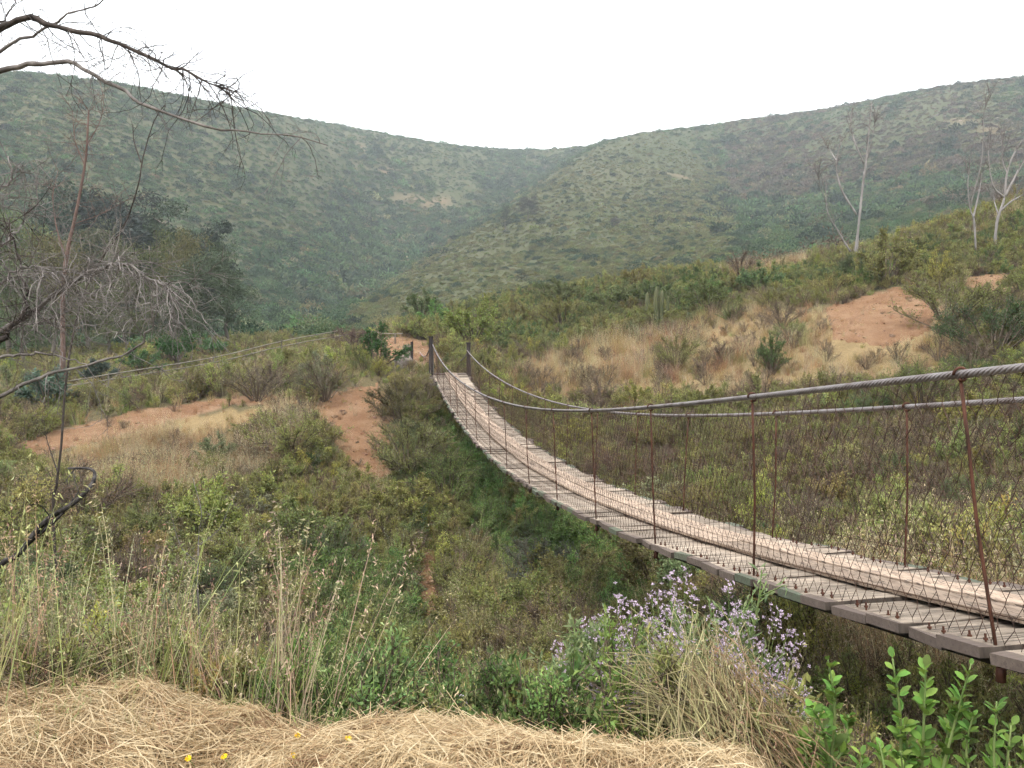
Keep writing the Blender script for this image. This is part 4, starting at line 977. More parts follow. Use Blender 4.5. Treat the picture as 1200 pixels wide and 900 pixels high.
# near bare tree: trunk beyond the frame on the left, limbs arching in
tb = np.array([-7.4, 7.6, 0.0]); tb[2] = grid_at(tb[0], tb[1]); o = thing('bare_tree', 'dead bare tree with long grey limbs and drooping twigs reaching over the slope', 'tree', tuple(tb))
trunk = curve(np.array([[0, 0, -0.5], [0.05, 0, 1.2], [-0.08, .05, 2.6], [0.1, -.05, 4.4], [0.0, 0.1, 6.3], [0.2, 0, 7.6]]), 26)
g = G(); g.tube(trunk, np.linspace(.17, .05, 26), 10); link('trunk', g.mesh('trunk', M_DEADGREY, smooth=True), o)
def tz(z): return np.array([np.interp(z, trunk[:, 2] + tb[2], trunk[:, a]) for a in range(3)]) + tb
LIMBS = [  # (height on the trunk, picture line, depth at each end, radius, bark, twigs, twig droop)
    (2.3, [(-60, 62), (0, 34), (30, 22), (60, 27), (110, 41), (150, 57), (190, 73), (215, 83), (250, 97), (276, 110)], 7.4, 6.6, .034, M_DARKBARK, 60, .05),
    (2.0, [(-40, 95), (0, 62), (45, 35), (80, 20), (120, -2), (180, -40)], 7.7, 7.4, .022, M_DEADGREY, 14, .0),
    (2.2, [(-60, 102), (0, 83), (40, 75), (75, 73), (100, 80), (130, 97), (165, 122), (200, 135), (240, 145), (285, 155), (345, 157), (385, 171)], 7.5, 6.4, .028, M_DEADGREY, 12, .02),
    (-.1, [(-80, 424), (0, 388), (30, 370), (65, 345), (100, 320), (126, 312), (150, 311), (176, 327), (193, 334), (212, 352)], 7.6, 7.0, .032, M_DEADGREY, 100, .07),
    (-.6, [(-80, 492), (0, 463), (60, 437), (110, 425), (150, 412), (170, 395), (180, 372), (176, 342)], 7.5, 6.8, .022, M_DEADGREY, 12, .05),
    (-.3, [(-60, 430), (0, 418), (30, 414), (70, 418), (105, 428)], 7.4, 7.1, .024, M_DEADGREY, 8, .03),
    (-.05, [(-30, 402), (10, 384), (28, 366), (30, 340), (20, 300), (14, 255)], 7.3, 7.5, .032, M_DARKBARK, 34, .04),
    (2.6, [(-60, 40), (-10, 30), (12, 10), (20, -20)], 7.4, 7.8, .02, M_DARKBARK, 8, .0),
    (.3, [(-50, 330), (0, 290), (25, 262), (45, 235)], 7.6, 8.2, .02, M_DEADGREY, 28, .06),
    (.1, [(-60, 372), (-10, 340), (18, 318), (40, 312), (70, 322)], 7.5, 7.2, .018, M_DEADGREY, 28, .05),
    (.6, [(-60, 262), (-15, 236), (8, 214), (20, 196), (38, 188)], 7.6, 7.9, .018, M_DEADGREY, 24, .05),
    (-.1, [(-40, 410), (10, 386), (60, 372), (98, 352), (130, 330), (150, 300)], 7.5, 7.9, .016, M_DEADGREY, 18, .04)]
for hz_, L, ya, yb, r0, mt, nt_, dr in LIMBS:
    pts = np.array([tz(hz_)] + [at(a, b, ya + (yb - ya) * i / (len(L) - 1)) for i, (a, b) in enumerate(L)]) - tb
    c = curve(pts, 44); c[9:] += np.stack([.022 * vnoise(np.arange(35) * .55 + a * 31 + hz_ * 7, np.full(35, a * 9.)) for a in range(3)], 1); rr = np.concatenate([np.linspace(r0 * 1.3, r0 * .85, 8), np.linspace(r0 * .85, r0 * .13, 36)]) * (1 + .07 * rng.normal(size=44))
    g = G(); g.tube(c, rr, 7); lb = link('limb', g.mesh('limb', mt, smooth=True), o); g = G()
    for q in range(nt_):
        i = int(rng.integers(12, 44)); tdir = nz(c[i] - c[i - 1]); spray(g, c[i], tdir * 0.7 + rng.normal(0, 0.55, 3) + [0, 0, -dr * 3], rng.uniform(.2, .62) * (1.15 if dr > .035 else 1), 0.0055 if dr > .035 else .004, 2, 0.4, 3, dr)
    link('twigs', g.mesh('twigs', mt), lb, kind='stuff')

# young standing stem and thin sapling on the left
def stem_thing(name, label, cat, lines, Y, base, mt, r0, tw, twl=.4, group=None):
    p = hit(*base) if Y is None else at(base[0], base[1], Y)
    if Y is not None: p[2] = grid_at(p[0], p[1])
    Y = p[1]; o = thing(name, label, cat, tuple(p), group)
    for k, L in enumerate(lines):
        pts = np.array([at(a, b, Y + rng.uniform(-.1, .1)) for a, b in L]) - p
        if k == 0: pts = np.vstack([[pts[0, 0], 0, -0.15], pts])
        c = curve(pts, 26); r1 = r0 if k == 0 else r0 * .55
        g = G(); g.tube(c, np.linspace(r1, r1 * .3, 26), 6); lb = link('stem' if k == 0 else 'limb', g.mesh('stem', mt, smooth=True), o); g = G()
        for q in range(tw):
            i = int(rng.integers(10, 26)); spray(g, c[i], nz(c[i] - c[i - 1]) + rng.normal(0, .5, 3), rng.uniform(.3, 1) * twl, r1 * .22, 1, .3, 3)
        if tw: link('twigs', g.mesh('twigs', mt), lb, kind='stuff')
    return o
stem_thing('sapling', 'thin crooked bare sapling leaning up from the lower slope against the far hill', 'sapling', [[(62, 602), (66, 570), (72, 520), (76, 460), (84, 400), (98, 345), (118, 305), (147, 262), (163, 213), (167, 187), (180, 143), (193, 123)], [(68, 555), (58, 525), (52, 505)], [(165, 190), (157, 165), (156, 146)]], 9.5, (62, 620), M_DARKBARK, .017, 6, .4)
stem_thing('broken_branch', 'charred broken branch curving up out of the weeds', 'branch', [[(-10, 690), (22, 650), (52, 612), (86, 590), (106, 570), (111, 555), (103, 549), (80, 549)], [(30, 640), (70, 605), (92, 577)], [(-6, 668), (40, 632), (66, 600)]], 5.6, (-20, 705), M_CHAR, .026, 3, .25)
stem_thing('dry_stalk', 'pale dry forked stalk standing in the ravine weeds', 'stalk', [[(232, 700), (232, 660), (233, 625), (236, 600), (226, 560)], [(233, 660), (212, 640), (200, 600)], [(233, 640), (258, 618), (272, 585)]], 9.5, (232, 720), M_DEADGREY, .011, 6, .3)

# columnar cacti
for k, (u, v0, v1, dx) in enumerate(((759, 385, 343, 0), (769, 388, 336, 1), (775, 386, 340, 2))):
    p = hit(u, v0 + 2); g = G(); top = at(u, v1, p[1])[2] - p[2]; n = 14; t = np.linspace(0, 1, n); P = np.stack([.03 * np.sin(t * 5 + k), 0 * t, -0.2 + t * (top + .2)], 1)
    a = np.arange(14) * 2 * PI / 14; rr = 0.11 * np.sqrt(np.clip(1.02 - t ** 8, .05, 1)); rib = 1 + 0.16 * np.where(np.arange(14) % 2, 1, -1)
    V = np.stack([P[:, None, 0] + rr[:, None] * rib * np.cos(a), P[:, None, 1] + rr[:, None] * rib * np.sin(a), np.broadcast_to(P[:, None, 2], (n, 14))], -1).reshape(-1, 3)
    Q = [[i * 14 + j, i * 14 + (j + 1) % 14, i * 14 + 14 + (j + 1) % 14, i * 14 + 14 + j] for i in range(n - 1) for j in range(14)]
    g.add(np.vstack([V, P[-1] + [0, 0, .02]]), Q, [[(n - 1) * 14 + j, (n - 1) * 14 + (j + 1) % 14, n * 14] for j in range(14)])
    o = thing('columnar_cactus', ('short column cactus on the outer side of the clump', 'tallest column cactus in the middle of the clump', 'column cactus with side arm beside the tallest one')[k], 'cactus', tuple(p), 'columnar cacti on the slope')
    link('stem', g.mesh('stem', M_CACTUS, smooth=True), o)
    if k == 2: g = G(); g.tube(curve([[.08, 0, top * .45], [.26, 0, top * .5], [.3, 0, top * .62], [.3, 0, top * .85]], 12), np.linspace(.075, .06, 12), 10); link('arm', g.mesh('arm', M_CACTUS, smooth=True), o)
# agave flower stalk on the right skyline slope, and spiky rosettes
p = hit(1089, 258); o = thing('agave_stalk', 'tall agave flower stalk with dark oval head on the hillside', 'agave', tuple(p)); top = at(1089, 236, p[1])[2] - p[2]
g = G(); g.tube([[0, 0, -.1], [0.02, 0, top * .6], [0, 0, top]], [.05, .04, .02], 6); link('stalk', g.mesh('stalk', M_DARKBARK), o)
g = G(); d = nz(rng.normal(size=(700, 3))); g.leaves(d * rng.uniform(.3, 1, (700, 1)) * [.32, .32, .62] * (top / 1.6) + [0, 0, top * .88], d + rng.normal(0, .4, (700, 3)), .16, .08); f = link('flower_head', g.mesh('flower_head', M_SCRUB), o); f['tint'] = [.05, .055, .04]
g = G(); a = rng.uniform(0, 2 * PI, 60); el = rng.uniform(.25, 1.35, 60); P0 = np.zeros((60, 3)); g.leaves(P0, np.stack([np.cos(a) * np.cos(el), np.sin(a) * np.cos(el), np.sin(el)], 1), rng.uniform(.6, .95, 60), .075, wide=.25, fold=.04); ros = g.mesh('rosette', M_LEAF)
for u, v, s_, lb in ((855, 376, 1.1, 'spiky rosette plant on the grassy hillside below the dead tree'), (936, 332, 1.0, 'spiky rosette plant higher up among olive shrubs'), (1180, 405, 1.0, 'spiky rosette plant above the hand cable')):
    p = hit(u, v); o = link('rosette_plant', ros, None, tuple(p), lb, 'plant', 'rosette plants'); o.scale = (s_,) * 3; o['tint'] = [.16, .18, .08]

# single bushes that stand out in the photograph
for u, v, kd, t_, sz, lb, nm in ((207, 428, 'round', (.07, .17, .045), 2.3, 'bright green rounded bush in front of the dark eucalyptus', 'bush'), (250, 418, 'round', (.075, .19, .06), 1.6, 'small bright green bush beside the rounded bush', 'bush'), (165, 440, 'round', (.07, .13, .05), 1.6, 'green bush beside the start of the pale rails', 'bush'),
        (58, 486, 'broad', (.12, .17, .115), 1.75, 'blue-green gum sapling behind the upright bare stem', 'bush'), (120, 450, 'broad', (.11, .15, .10), 1.2, 'small blue-green gum sapling beside the larger one', 'bush'), (382, 470, 'twig', (.20, .20, .09), 1.9, 'grey twiggy bush above the red soil slip', 'bush'), (300, 470, 'twig', (.20, .17, .11), 1.7, 'brownish dry bush beside the dirt path', 'bush'), (445, 432, 'round', (.06, .13, .045), 1.75, 'dense dark green bush at the far bridge end', 'bush'),
        (415, 412, 'fine', (.12, .10, .07), 1.5, 'dusky bush behind the dense green bush', 'bush'), (268, 640, 'tall', (.36, .38, .06), .75, 'yellow-green broom clump on the ravine slope', 'bush'), (1110, 385, 'fine', OLIVE, 2.4, 'large olive bush beside the orange soil patch', 'bush'), (1165, 420, 'fine', (.07, .12, .045), 2.6, 'large green bush just above the hand cable', 'bush'),
        (905, 440, 'tall', (.09, .16, .05), 1.35, 'green upright bush in the dry grass above the cables', 'bush'), (660, 420, 'tall', (.26, .29, .07), 1.0, 'yellow-green bush at the edge of dry grass', 'bush'), (835, 600, 'tall', (.26, .28, .08), 1.0, 'yellow-green weedy bush behind the wire mesh', 'bush'), (480, 560, 'fine', OLIVE, 2.0, 'broad olive bush below the far bridge end', 'bush'), (470, 500, 'fine', (.15, .16, .06), 1.8, 'olive bush beside the far plank end', 'bush'),
        (340, 540, 'fine', OLIVE, 2.0, 'wide olive bush below the dirt path end', 'bush'), (400, 800, 'round', LUSHC, 1.15, 'lush green bush filling the ravine floor', 'bush'), (455, 760, 'fine', LUSHC, 1.1, 'fine-leaved green bush beside the reddish trail', 'bush'), (640, 700, 'fine', (.12, .13, .09), 1.5, 'grey-green bush under the sagging deck', 'bush')):
    p = hit(u, v); add_shrub(p, kd, t_, sz, lb, None, 0.85, name=nm, cat='bush')

# ------------------------------------------------------------------ rails, pillar and fence at the far bank
def rail_line(name, label, cat, rails, posts, mt, rad, hgt=0.0):
    p0 = hit(*posts[0][0]); o = thing(name, label, cat, tuple(p0))
    for L in rails:
        pts = np.array([at(a, b, yy) for a, b, yy in L]) - p0; g = G(); g.tube(curve(pts, 30), rad, 6); link('rail', g.mesh('rail', mt, smooth=True), o)
    for (base, top_v) in posts:
        q = hit(*base); g = G(); g.tube(np.array([q - [0, 0, .3], at(base[0], top_v, q[1])]) - p0, rad * 1.25, 7); link('post', g.mesh('post', mt), o)
    return o
def gy(u, v): return hit(u, v)[1]
rail_line('rail_fence', 'long fence of two thin pale rails along the slope below the eucalyptus grove', 'fence',
          [[(40, 453, gy(40, 474)), (127, 439, gy(127, 462)), (250, 419, gy(250, 440)), (330, 400, gy(330, 422)), (400, 387, gy(400, 408))], [(40, 459, gy(40, 474)), (127, 445, gy(127, 462)), (250, 425, gy(250, 440)), (330, 406, gy(330, 422)), (400, 393, gy(400, 408))]],
          [((45, 474), 450), ((127, 462), 437), ((190, 452), 427), ((250, 440), 417), ((330, 422), 398), ((398, 408), 385)], M_PALEWOOD, 0.024)
y_ = gy(440, 404)
rail_line('path_railing', 'thin pale pipe railing round the red dirt path bend', 'railing', [[(398, 394, y_), (430, 388, y_ + .5), (450, 391, y_ + .3), (472, 391, y_)], [(432, 394, y_ + .2), (443, 401, y_)]],
          [((430, 405), 387), ((440, 406), 390), ((447, 404), 390), ((463, 404), 390)], M_PALEWOOD, 0.028)
p = bpt(np.array(31.2), np.array(-0.75), 0.0); p = at(477, 415, 31.5); p[2] = grid_at(p[0], p[1]); o = thing('stone_pillar', 'short tan stone pillar with dark post at the far bridge end', 'pillar', tuple(p))
g = G(); topz = at(477, 404, p[1])[2] - p[2]
nb = 4
for k in range(nb): g.box((rng.normal(0, .012), rng.normal(0, .012), topz * (k + .5) / nb), (.26 + rng.normal(0, .015), .26, topz / nb - .012), Matrix.Rotation(rng.normal(0, .06), 3, 'Z'))
link('shaft', g.mesh('shaft', M_STONE), o)
g = G(); g.tube([[.2, -.05, -.3], [.2, -.05, topz + .12]], .055, 8); link('post', g.mesh('post', M_POST), o)
p = at(474, 428, 30.6); p[2] = grid_at(p[0], p[1])
def rock(sx, sy, sz, seed):
    g = G(); n, m_ = 9, 12; r_ = np.random.default_rng(seed); V = []
    for i in range(n + 1):
        for j in range(m_):
            a, b = PI * i / n, 2 * PI * j / m_; d = np.array([math.sin(a) * math.cos(b), math.sin(a) * math.sin(b), math.cos(a)]); d = np.sign(d) * np.abs(d) ** .7
            V.append(d * np.array([sx, sy, sz]) * (1 + .12 * math.sin(3 * d[0] * 2 + seed) * math.cos(2.4 * d[1] + d[2] * 3) + r_.normal(0, .02)))
    g.add(V, [[i * m_ + j, i * m_ + (j + 1) % m_, (i + 1) * m_ + (j + 1) % m_, (i + 1) * m_ + j] for i in range(n) for j in range(m_)]); return g.mesh('boulder', M_STONE)
for (u, v, yy, s_, lb) in ((474, 424, 30.8, (.30, .26, .26), 'pale block of stone at the foot of the pillar'), (466, 430, 30.2, (.22, .2, .2), 'smaller grey stone beside the pale block')):
    p = at(u, v, yy); p[2] = grid_at(p[0], p[1]) + .1; link('boulder', rock(*s_, seed=int(u)), None, tuple(p), lb, 'boulder', 'boulders by the pillar')

# ------------------------------------------------------------------ cut straw on the near bank
def straw_material():
    m, nt, out = mat('cut_straw'); geo = nd(nt, 'ShaderNodeNewGeometry')
    fac = math_n(nt, 'ADD', math_n(nt, 'MULTIPLY', geo.outputs['Random Per Island'], .75), math_n(nt, 'SUBTRACT', math_n(nt, 'MULTIPLY', noise(nt, geo.outputs['Position'], 3.2, 3), 1.3), .5))
    c = ramp(nt, fac, [(0.0, (.17, .09, .05)), (0.2, (.33, .215, .115)), (0.48, (.50, .375, .215)), (1.0, (.68, .56, .37))])
    bs = nd(nt, 'ShaderNodeBsdfPrincipled'); bs.inputs['Roughness'].default_value = 0.6; bs.inputs['Specular IOR Level'].default_value = 0.3; nt.links.new(c, bs.inputs['Base Color'])
    tr = nd(nt, 'ShaderNodeBsdfTranslucent'); nt.links.new(c, tr.inputs['Color']); mx = nd(nt, 'ShaderNodeMixShader'); mx.inputs[0].default_value = .25
    nt.links.new(bs.outputs[0], mx.inputs[1]); nt.links.new(tr.outputs[0], mx.inputs[2]); nt.links.new(mx.outputs[0], out.inputs['Surface']); return m
M_STRAW = straw_material()
def bank_z(x, y):
    return grid_at(x, y) + .012 + .05 * np.clip(fbm(x * 1.6, y * 1.6, 2) + .35, 0, 1.2) + .075 * np.clip(fbm(x * 5, y * 5, 2), -.3, 1) + .03 * np.exp(-((x + 1.5) / .5) ** 2 - ((y - 3.1) / .3) ** 2) + .05 * np.exp(-((x + .25) / .45) ** 2 - ((y - 2.9) / .22) ** 2)
n = 108000; th = np.radians(np.where(rng.uniform(0, 1, n) < .93, rng.uniform(-62, 13, n), rng.uniform(13, 24, n))); er = edge_r(np.sin(th), np.cos(th)); r = rng.uniform(2.15, 1, n) if False else 2.1 + (er + .16 - 2.1) * rng.uniform(0, 1, n) ** .8
x, y = r * np.sin(th), r * np.cos(th); lay = 0.1 + 1.3 * fbm(x * .9 + 3, y * .9, 2); az = lay + rng.normal(0, 1.0, n)
d = np.stack([np.cos(az), np.sin(az), 0 * az], 1); ln = np.where(rng.uniform(0, 1, n) < .1, rng.lognormal(-1.05, .3, n), rng.lognormal(-1.95, .45, n)); w = rng.uniform(.0009, .0021, n)[:, None]
up_ = rng.uniform(0, 1, n) ** 2.5 * .09; side = np.stack([-np.sin(az), np.cos(az), 0 * az], 1); bow = rng.normal(0, .16, n); tilt = rng.normal(0, .2, n) * np.clip(.16 / ln, .3, 1); roll = rng.uniform(-1.2, 1.2, (n, 1)); vs = []
for t, k in ((-.5, .8), (-.17, 1), (.17, 1), (.5, .5)):
    q = np.stack([x, y, 0 * x], 1) + d * (ln * t)[:, None] + side * (bow * (1 - 4 * t * t) * ln)[:, None]
    q[:, 2] = bank_z(q[:, 0], q[:, 1]) + up_ + np.maximum(tilt * ln * t * 2, -.02) - .6 * np.clip(np.hypot(q[:, 0], q[:, 1]) - edge_r(q[:, 0], q[:, 1]) - .05, 0, 1) * 0
    s3 = side * np.cos(roll) + np.array([0, 0, 1.]) * np.sin(roll); vs += [q - s3 * w * k, q + s3 * w * k]
g = G(); g.add(np.stack(vs, 1), np.arange(n)[:, None, None] * 8 + np.array([[0, 1, 3, 2], [2, 3, 5, 4], [4, 5, 7, 6]])[None])
link('straw', g.mesh('straw', M_STRAW), kind='stuff', label='heap of cut dry straw along the bank', cat='straw')
# bent-over hay hanging down the bank under the lilac flowers
def arcs(starts, ends, lift, n, w=.0022, jit=.10):
    g = G(); i = rng.uniform(0, 1, n)[:, None]; A = starts[0] * (1 - i) + starts[1] * i + rng.normal(0, jit, (n, 3)); j = np.clip(i + rng.normal(0, .15, (n, 1)), 0, 1)
    B = ends[0] * (1 - j) + ends[1] * j + rng.normal(0, jit, (n, 3)); M_ = (A + B) / 2 + np.array([0, 0, 1.]) * lift * rng.uniform(.5, 1.4, (n, 1)) + rng.normal(0, jit * .6, (n, 3))
    T = np.linspace(0, 1, 8); prev = A
    for t in T[1:]:
        q = A * (1 - t) ** 2 + 2 * M_ * t * (1 - t) + B * t * t; g.segs(prev, q, w * (1.1 - .5 * t) * np.linspace(.6, 1.2, n)); prev = q
    return g
o = link('bent_hay', arcs((at(915, 905, 2.7), at(800, 910, 2.75)), (at(720, 815, 3.15), at(830, 760, 3.25)), .12, 300).mesh('bent_hay', M_GRASS), kind='stuff', label='sheaf of bent dry hay lying under the lilac flowers', cat='hay'); o['tint'] = [.42, .37, .20]
o = link('bent_hay', arcs((at(935, 905, 2.7), at(870, 900, 2.72)), (at(800, 800, 3.2), at(840, 770, 3.3)), .10, 200).mesh('bent_hay', M_GRASS), kind='stuff', label='brown matted hay at the foot of the sheaf', cat='hay'); o['tint'] = [.34, .25, .14]
o = link('bent_hay', arcs((at(-60, 880, 2.9), at(20, 850, 3.1)), (at(200, 830, 3.2), at(100, 800, 3.4)), .06, 160, jit=.10).mesh('bent_hay', M_GRASS), kind='stuff', label='long pale stalks fanning over the straw heap', cat='hay'); o['tint'] = [.58, .47, .27]

# tall grass stalks rising out of the bank rim
TG_ = [tuft(9, .07, 1.0, .0042, .28, 120, .022, .006).mesh('stalks', M_GRASS) for _ in range(5)] + [tuft(26, .1, .7, .0045, .4).mesh('blades', M_GRASS) for _ in range(3)]
n = 165; th = np.radians(np.concatenate([rng.uniform(-36, -14, 70), rng.uniform(-14, 26, 25), rng.uniform(-36, 22, 70)])); er = edge_r(np.sin(th), np.cos(th)); r = er + np.where(np.arange(n) < 95, np.abs(rng.normal(.25, .35, n)), rng.uniform(-.45, .1, n)); x, y = r * np.sin(th), r * np.cos(th)
sc_ = rng.uniform(.6, 1.15, n) * np.where(th > math.radians(-12), .55, 1) * np.where(np.arange(n) < 95, 1, .3); pk = rng.uniform(0, 1, n)[:, None]
scatter('tall_grass', TG_, np.stack([x, y, grid_at(x, y)], 1), rots(n, .16), np.stack([sc_] * 3, 1), rng.integers(0, 8, n), np.where(pk < .5, cols(PALE, n), np.where(pk < .75, cols((.3, .33, .14), n), cols((.42, .27, .19), n))), 'tall seeding grass stalks rising behind the straw heap', 'grass')

# ------------------------------------------------------------------ lilac flowering weeds on the bank
def flowering(n_st, H, Wd, n_fl, seed_up=.9):
    g = shrub(n_st, H, Wd, n_st * 12, n_st * 110, .052, .011, up=.8, tmin=.1, twig=.35)
    ph = rng.uniform(0, 2 * PI, n_fl); rho = np.sqrt(rng.uniform(0, 1, n_fl)); n_fl = int(n_fl * 1.5); ph = rng.uniform(0, 2 * PI, n_fl); rho = np.sqrt(rng.uniform(0, 1, n_fl)); c = np.stack([np.cos(ph) * rho * Wd * 1.3, np.sin(ph) * rho * Wd * 1.3, H * (1.02 - .6 * rho ** 2) * rng.uniform(.62, 1.06, n_fl)], 1)
    b = c * [.55, .55, .5]; g.segs(b, c, .0016, 1)
    gf = G()
    for q in range(15):
        fc = c + rng.normal(0, .021, c.shape) + [0, 0, -.004 * q]; nrm = nz(rng.normal(0, .6, c.shape) + [0, -.35, .8]); a = nz(np.cross(nrm, rng.normal(size=c.shape))); bb = np.cross(nrm, a); sel = rng.uniform(0, 1, n_fl) < .8
        for w in (0, 1, 2, 3): gf.leaves(fc[sel], (a * math.cos(w * PI / 2) + bb * math.sin(w * PI / 2) + nrm * .3)[sel], .0115, .0095, wide=.65, fold=.05)
    return g, gf
for k, (u, v, yy, s_, nf, mt_, lb, tv) in enumerate(((800, 845, 3.75, 1.25, 95, M_PETAL, 'largest lilac flowering weed in front of the deck edge', 682), (728, 840, 3.7, 1.1, 80, M_PETAL, 'lilac flowering weed beside the largest one, over the bent hay', 705), (862, 840, 3.8, 1.1, 75, M_PETAL, 'lilac flowering weed touching the deck edge', 684), (690, 860, 3.6, .9, 64, M_PETAL, 'low lilac flowering weed at the edge of the green brush', 745),
        (640, 880, 3.6, .6, 60, M_PETAL_W, 'low pale flowering weed behind the straw rim', 806), (570, 880, 3.7, .6, 60, M_PETAL_W, 'whitish flowering weed behind the crest of straw', 812), (605, 872, 4.1, .6, 40, M_PETAL, 'small lilac weed between the pale flowering weeds', 798), (895, 850, 4.2, .9, 36, M_PETAL, 'sparse lilac weed in the shade under the deck', 745), (760, 860, 3.45, .9, 60, M_PETAL, 'lilac weed in front of the largest one, half under hay', 745), (15, 850, 3.7, .5, 12, M_PETAL, 'small lilac weed at the outer end of the straw heap', 780), (165, 850, 3.75, .45, 9, M_PETAL_W, 'tiny pale flowering weed on the straw mound', 785))):
    p = at(u, v, yy); p[2] = grid_at(p[0], p[1]); topz = at(u, tv, yy)[2]; H = max(.4, float(topz - p[2])); g, gf = flowering(16 if k < 4 else 9, H, .34 * max(s_, .55), nf)
    o = thing('flowering_weed', lb, 'flower', tuple(p), 'lilac flowering weeds'); f = link('leaves', g.mesh('leaves', M_LEAF, only=0), o); f['tint'] = [.19, .24, .11]; link('stems', g.mesh('stems', M_FSTEM, only=1), o); fl = link('blossoms', gf.mesh('blossoms', mt_), o); fl['kind'] = 'stuff'

# ------------------------------------------------------------------ broad-leaved saplings at the bridge foot: each leaf a part
def leaf_mesh():
    V = [[0, 0, 0], [.018, .12, .01], [.21, .38, .045], [.25, .62, .05], [.15, .86, .02], [0, 1, -.06], [-.15, .86, .02], [-.25, .62, .05], [-.21, .38, .045], [-.018, .12, .01], [0, .38, 0], [0, .62, 0], [0, .86, -.01]]
    g = G(); g.add(V, [[1, 2, 10, 0], [2, 3, 11, 10], [3, 4, 12, 11], [8, 9, 0, 10], [7, 8, 10, 11], [6, 7, 11, 12]], [[4, 5, 12], [5, 6, 12]]); return g.mesh('leaf', M_FRESH, smooth=True)
LEAF = leaf_mesh()
def leafy(u, tops, yy, label, n_leaf, ls):
    p = at(u, 880, yy); p[2] = grid_at(p[0], p[1]); o = thing('leafy_sapling', label, 'sapling', tuple(p), 'broad-leaved saplings under the bridge')
    paths = []
    for tu, tv in tops:
        e = at(tu, tv, yy + rng.uniform(-.12, .12)) - p; c = curve(np.array([[0, 0, -.1], e * [.35, .35, .5] + rng.normal(0, .02, 3), e * [.75, .75, .8] + rng.normal(0, .015, 3), e]), 14); paths.append(c); g = G(); g.tube(c, np.linspace(.008, .0025, 14), 6); link('stem', g.mesh('stem', M_FSTEM, smooth=True), o)
    for k in range(n_leaf):
        c = paths[k % len(paths)]; t = rng.uniform(.28, 1) ** .8; i = min(int(t * 13), 12); q = c[i] + (c[i + 1] - c[i]) * rng.uniform(); ax = nz(c[i + 1] - c[i]); a = k * 2.4 + rng.uniform(-.4, .4)
        d = nz(np.array([math.cos(a), math.sin(a), 0]) + ax * rng.uniform(.5, 1.3)); up = nz(ax - d * np.dot(ax, d) + rng.normal(0, .25, 3)); sx = nz(np.cross(d, up)); up = np.cross(sx, d)
        s_ = ls * rng.uniform(.65, 1.25) * (1.1 - .45 * t); lf = link('leaf', LEAF, o); M_ = Matrix(((sx[0] * s_, d[0] * s_, up[0] * s_, q[0]), (sx[1] * s_, d[1] * s_, up[1] * s_, q[1]), (sx[2] * s_, d[2] * s_, up[2] * s_, q[2]), (0, 0, 0, 1))); lf.matrix_local = M_
leafy(975, [(970, 772), (952, 830), (995, 838), (940, 862)], 2.75, 'slim bright green sapling beside the bent hay', 150, .062)
leafy(1085, [(1046, 772), (1085, 782), (1138, 778), (1120, 815), (1060, 850)], 2.6, 'bushy bright green sapling with a bare arching shoot under the deck', 210, .066)
leafy(1165, [(1168, 822), (1140, 838), (1185, 850), (1200, 868)], 2.5, 'low bright green sapling beside the bushy one', 130, .062)
leafy(1040, [(1030, 868), (1055, 880), (1010, 885)], 2.45, 'short bright green sapling between the slim and the bushy one', 80, .062)

# yellow flowers in the straw
gfl = G(); a = np.arange(13) * 2 * PI / 13
gfl.leaves(np.zeros((13, 3)), np.stack([np.cos(a), np.sin(a), np.full(13, .35)], 1), .013, .006, wide=.7); flm = gfl.mesh('petals', M_YELLOW)
gs = G(); gs.tube([[0, 0, -.16], [0, 0, 0]], .0014, 5); gsm = gs.mesh('stem', M_FSTEM)
for u, v in ((221, 889), (263, 887), (343, 886), (349, 862), (408, 866), (505, 842), (443, 848), (707, 868)):
    d = ray(u, v); h_ = math.hypot(d[0], d[1]); p = hit(u, v + 42, 1.9) ; r_ = math.hypot(p[0], p[1]); p = np.array([d[0] / h_ * r_, d[1] / h_ * r_, d[2] / h_ * r_])
    o = thing('yellow_flower', 'small yellow dandelion-like flower poking out of the straw', 'flower', tuple(p), 'yellow flowers in the straw'); o.rotation_euler = (rng.normal(.5, .2), rng.normal(0, .3), 0); link('petals', flm, o); link('stem', gsm, o)

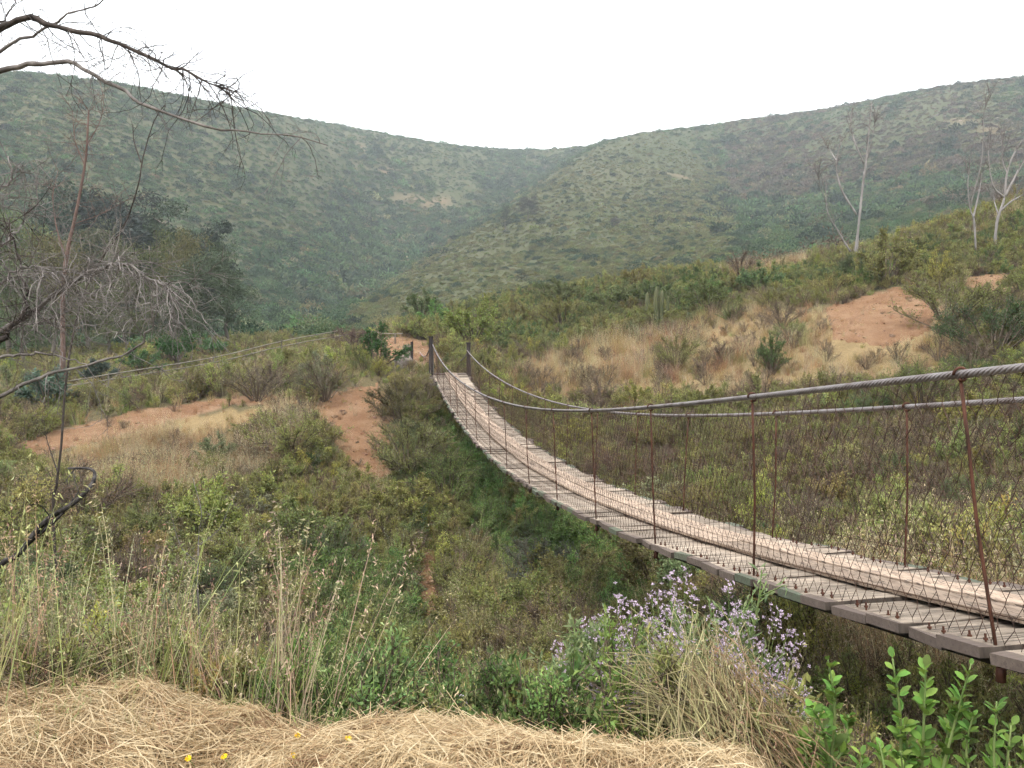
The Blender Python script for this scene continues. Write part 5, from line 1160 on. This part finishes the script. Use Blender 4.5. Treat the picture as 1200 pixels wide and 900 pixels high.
# loose stones and clods on the bare soil
def pebble(seed):
    g = G(); r_ = np.random.default_rng(seed); d = nz(r_.normal(size=(14, 3))); V = []; n, m_ = 4, 6
    for i in range(n + 1):
        for j in range(m_):
            a, b = PI * i / n, 2 * PI * j / m_; q = np.array([math.sin(a) * math.cos(b), math.sin(a) * math.sin(b), .6 * math.cos(a)]); V.append(q * (1 + .25 * r_.normal() * (0 < i < n)))
    g.add(V, [[i * m_ + j, i * m_ + (j + 1) % m_, (i + 1) * m_ + (j + 1) % m_, (i + 1) * m_ + j] for i in range(n) for j in range(m_)]); return g.mesh('stone', M_CLOD)
M_CLOD = leaf_material('clod', trans=0.0, vary=0.3, rough=0.95)
PP = []
for dp in DIRT.values():
    us_, vs_ = [q[0] for q in dp], [q[1] for q in dp]
    for _ in range(150):
        u_, v_ = rng.uniform(min(us_), max(us_)), rng.uniform(min(vs_), max(vs_))
        if inpoly(np.array([u_]), np.array([v_]), dp)[0]: PP.append(hit(u_, v_) + [0, 0, .04])
PP = np.array(PP); n = len(PP); sz = rng.lognormal(-3.6, .55, n)
scatter('stones', [pebble(k) for k in range(4)], PP, rots(n, .5), np.stack([sz * rng.uniform(.7, 1.4, n), sz, sz * rng.uniform(.6, 1.1, n)], 1), rng.integers(0, 4, n), cols((.25, .16, .105), n, .3), 'loose stones and clods on the bare soil', 'stones')

RP = []
for u_, v_, su, sv, m_ in ((1115, 132, 40, 8, 40), (745, 160, 22, 4, 18), (955, 142, 26, 5, 18)):
    for _ in range(m_):
        q = hit(rng.normal(u_, su), rng.normal(v_, sv))
        if q[1] > 120: RP.append(q)
RP = np.array(RP); n = len(RP); sz = rng.lognormal(-.35, .35, n)
scatter('hill_rocks', [pebble(k + 10) for k in range(4)], RP, rots(n, .4), np.stack([sz * rng.uniform(.8, 1.6, n), sz, sz * rng.uniform(.5, .9, n)], 1), rng.integers(0, 4, n), cols((.17, .13, .11), n, .2), 'pinkish rocks cropping out of the upper hill slopes', 'rocks')

# ------------------------------------------------------------------ hazy air
def haze():
    m, nt, out = mat('haze_air'); pv = nd(nt, 'ShaderNodeVolumePrincipled'); pv.inputs['Color'].default_value = (0.86, 0.94, 1.0, 1); pv.inputs['Density'].default_value = HAZE; pv.inputs['Anisotropy'].default_value = 0.1
    nt.links.new(pv.outputs[0], out.inputs['Volume'])
    pv.inputs['Density Attribute'].default_value = ''; m.cycles.homogeneous_volume = True; m.cycles.volume_sampling = 'DISTANCE'
    g = G(); zlo, zhi = float(ZG.min()) - 1.5, float(ZG.max()) + 6; g.box((0, 0, (zlo + zhi) / 2), (2000, 2000, zhi - zlo)); link('haze', g.mesh('haze', m), kind='stuff', label='thin bluish haze in the air over the valley')
HAZE = 0.00048
haze()
#PART6
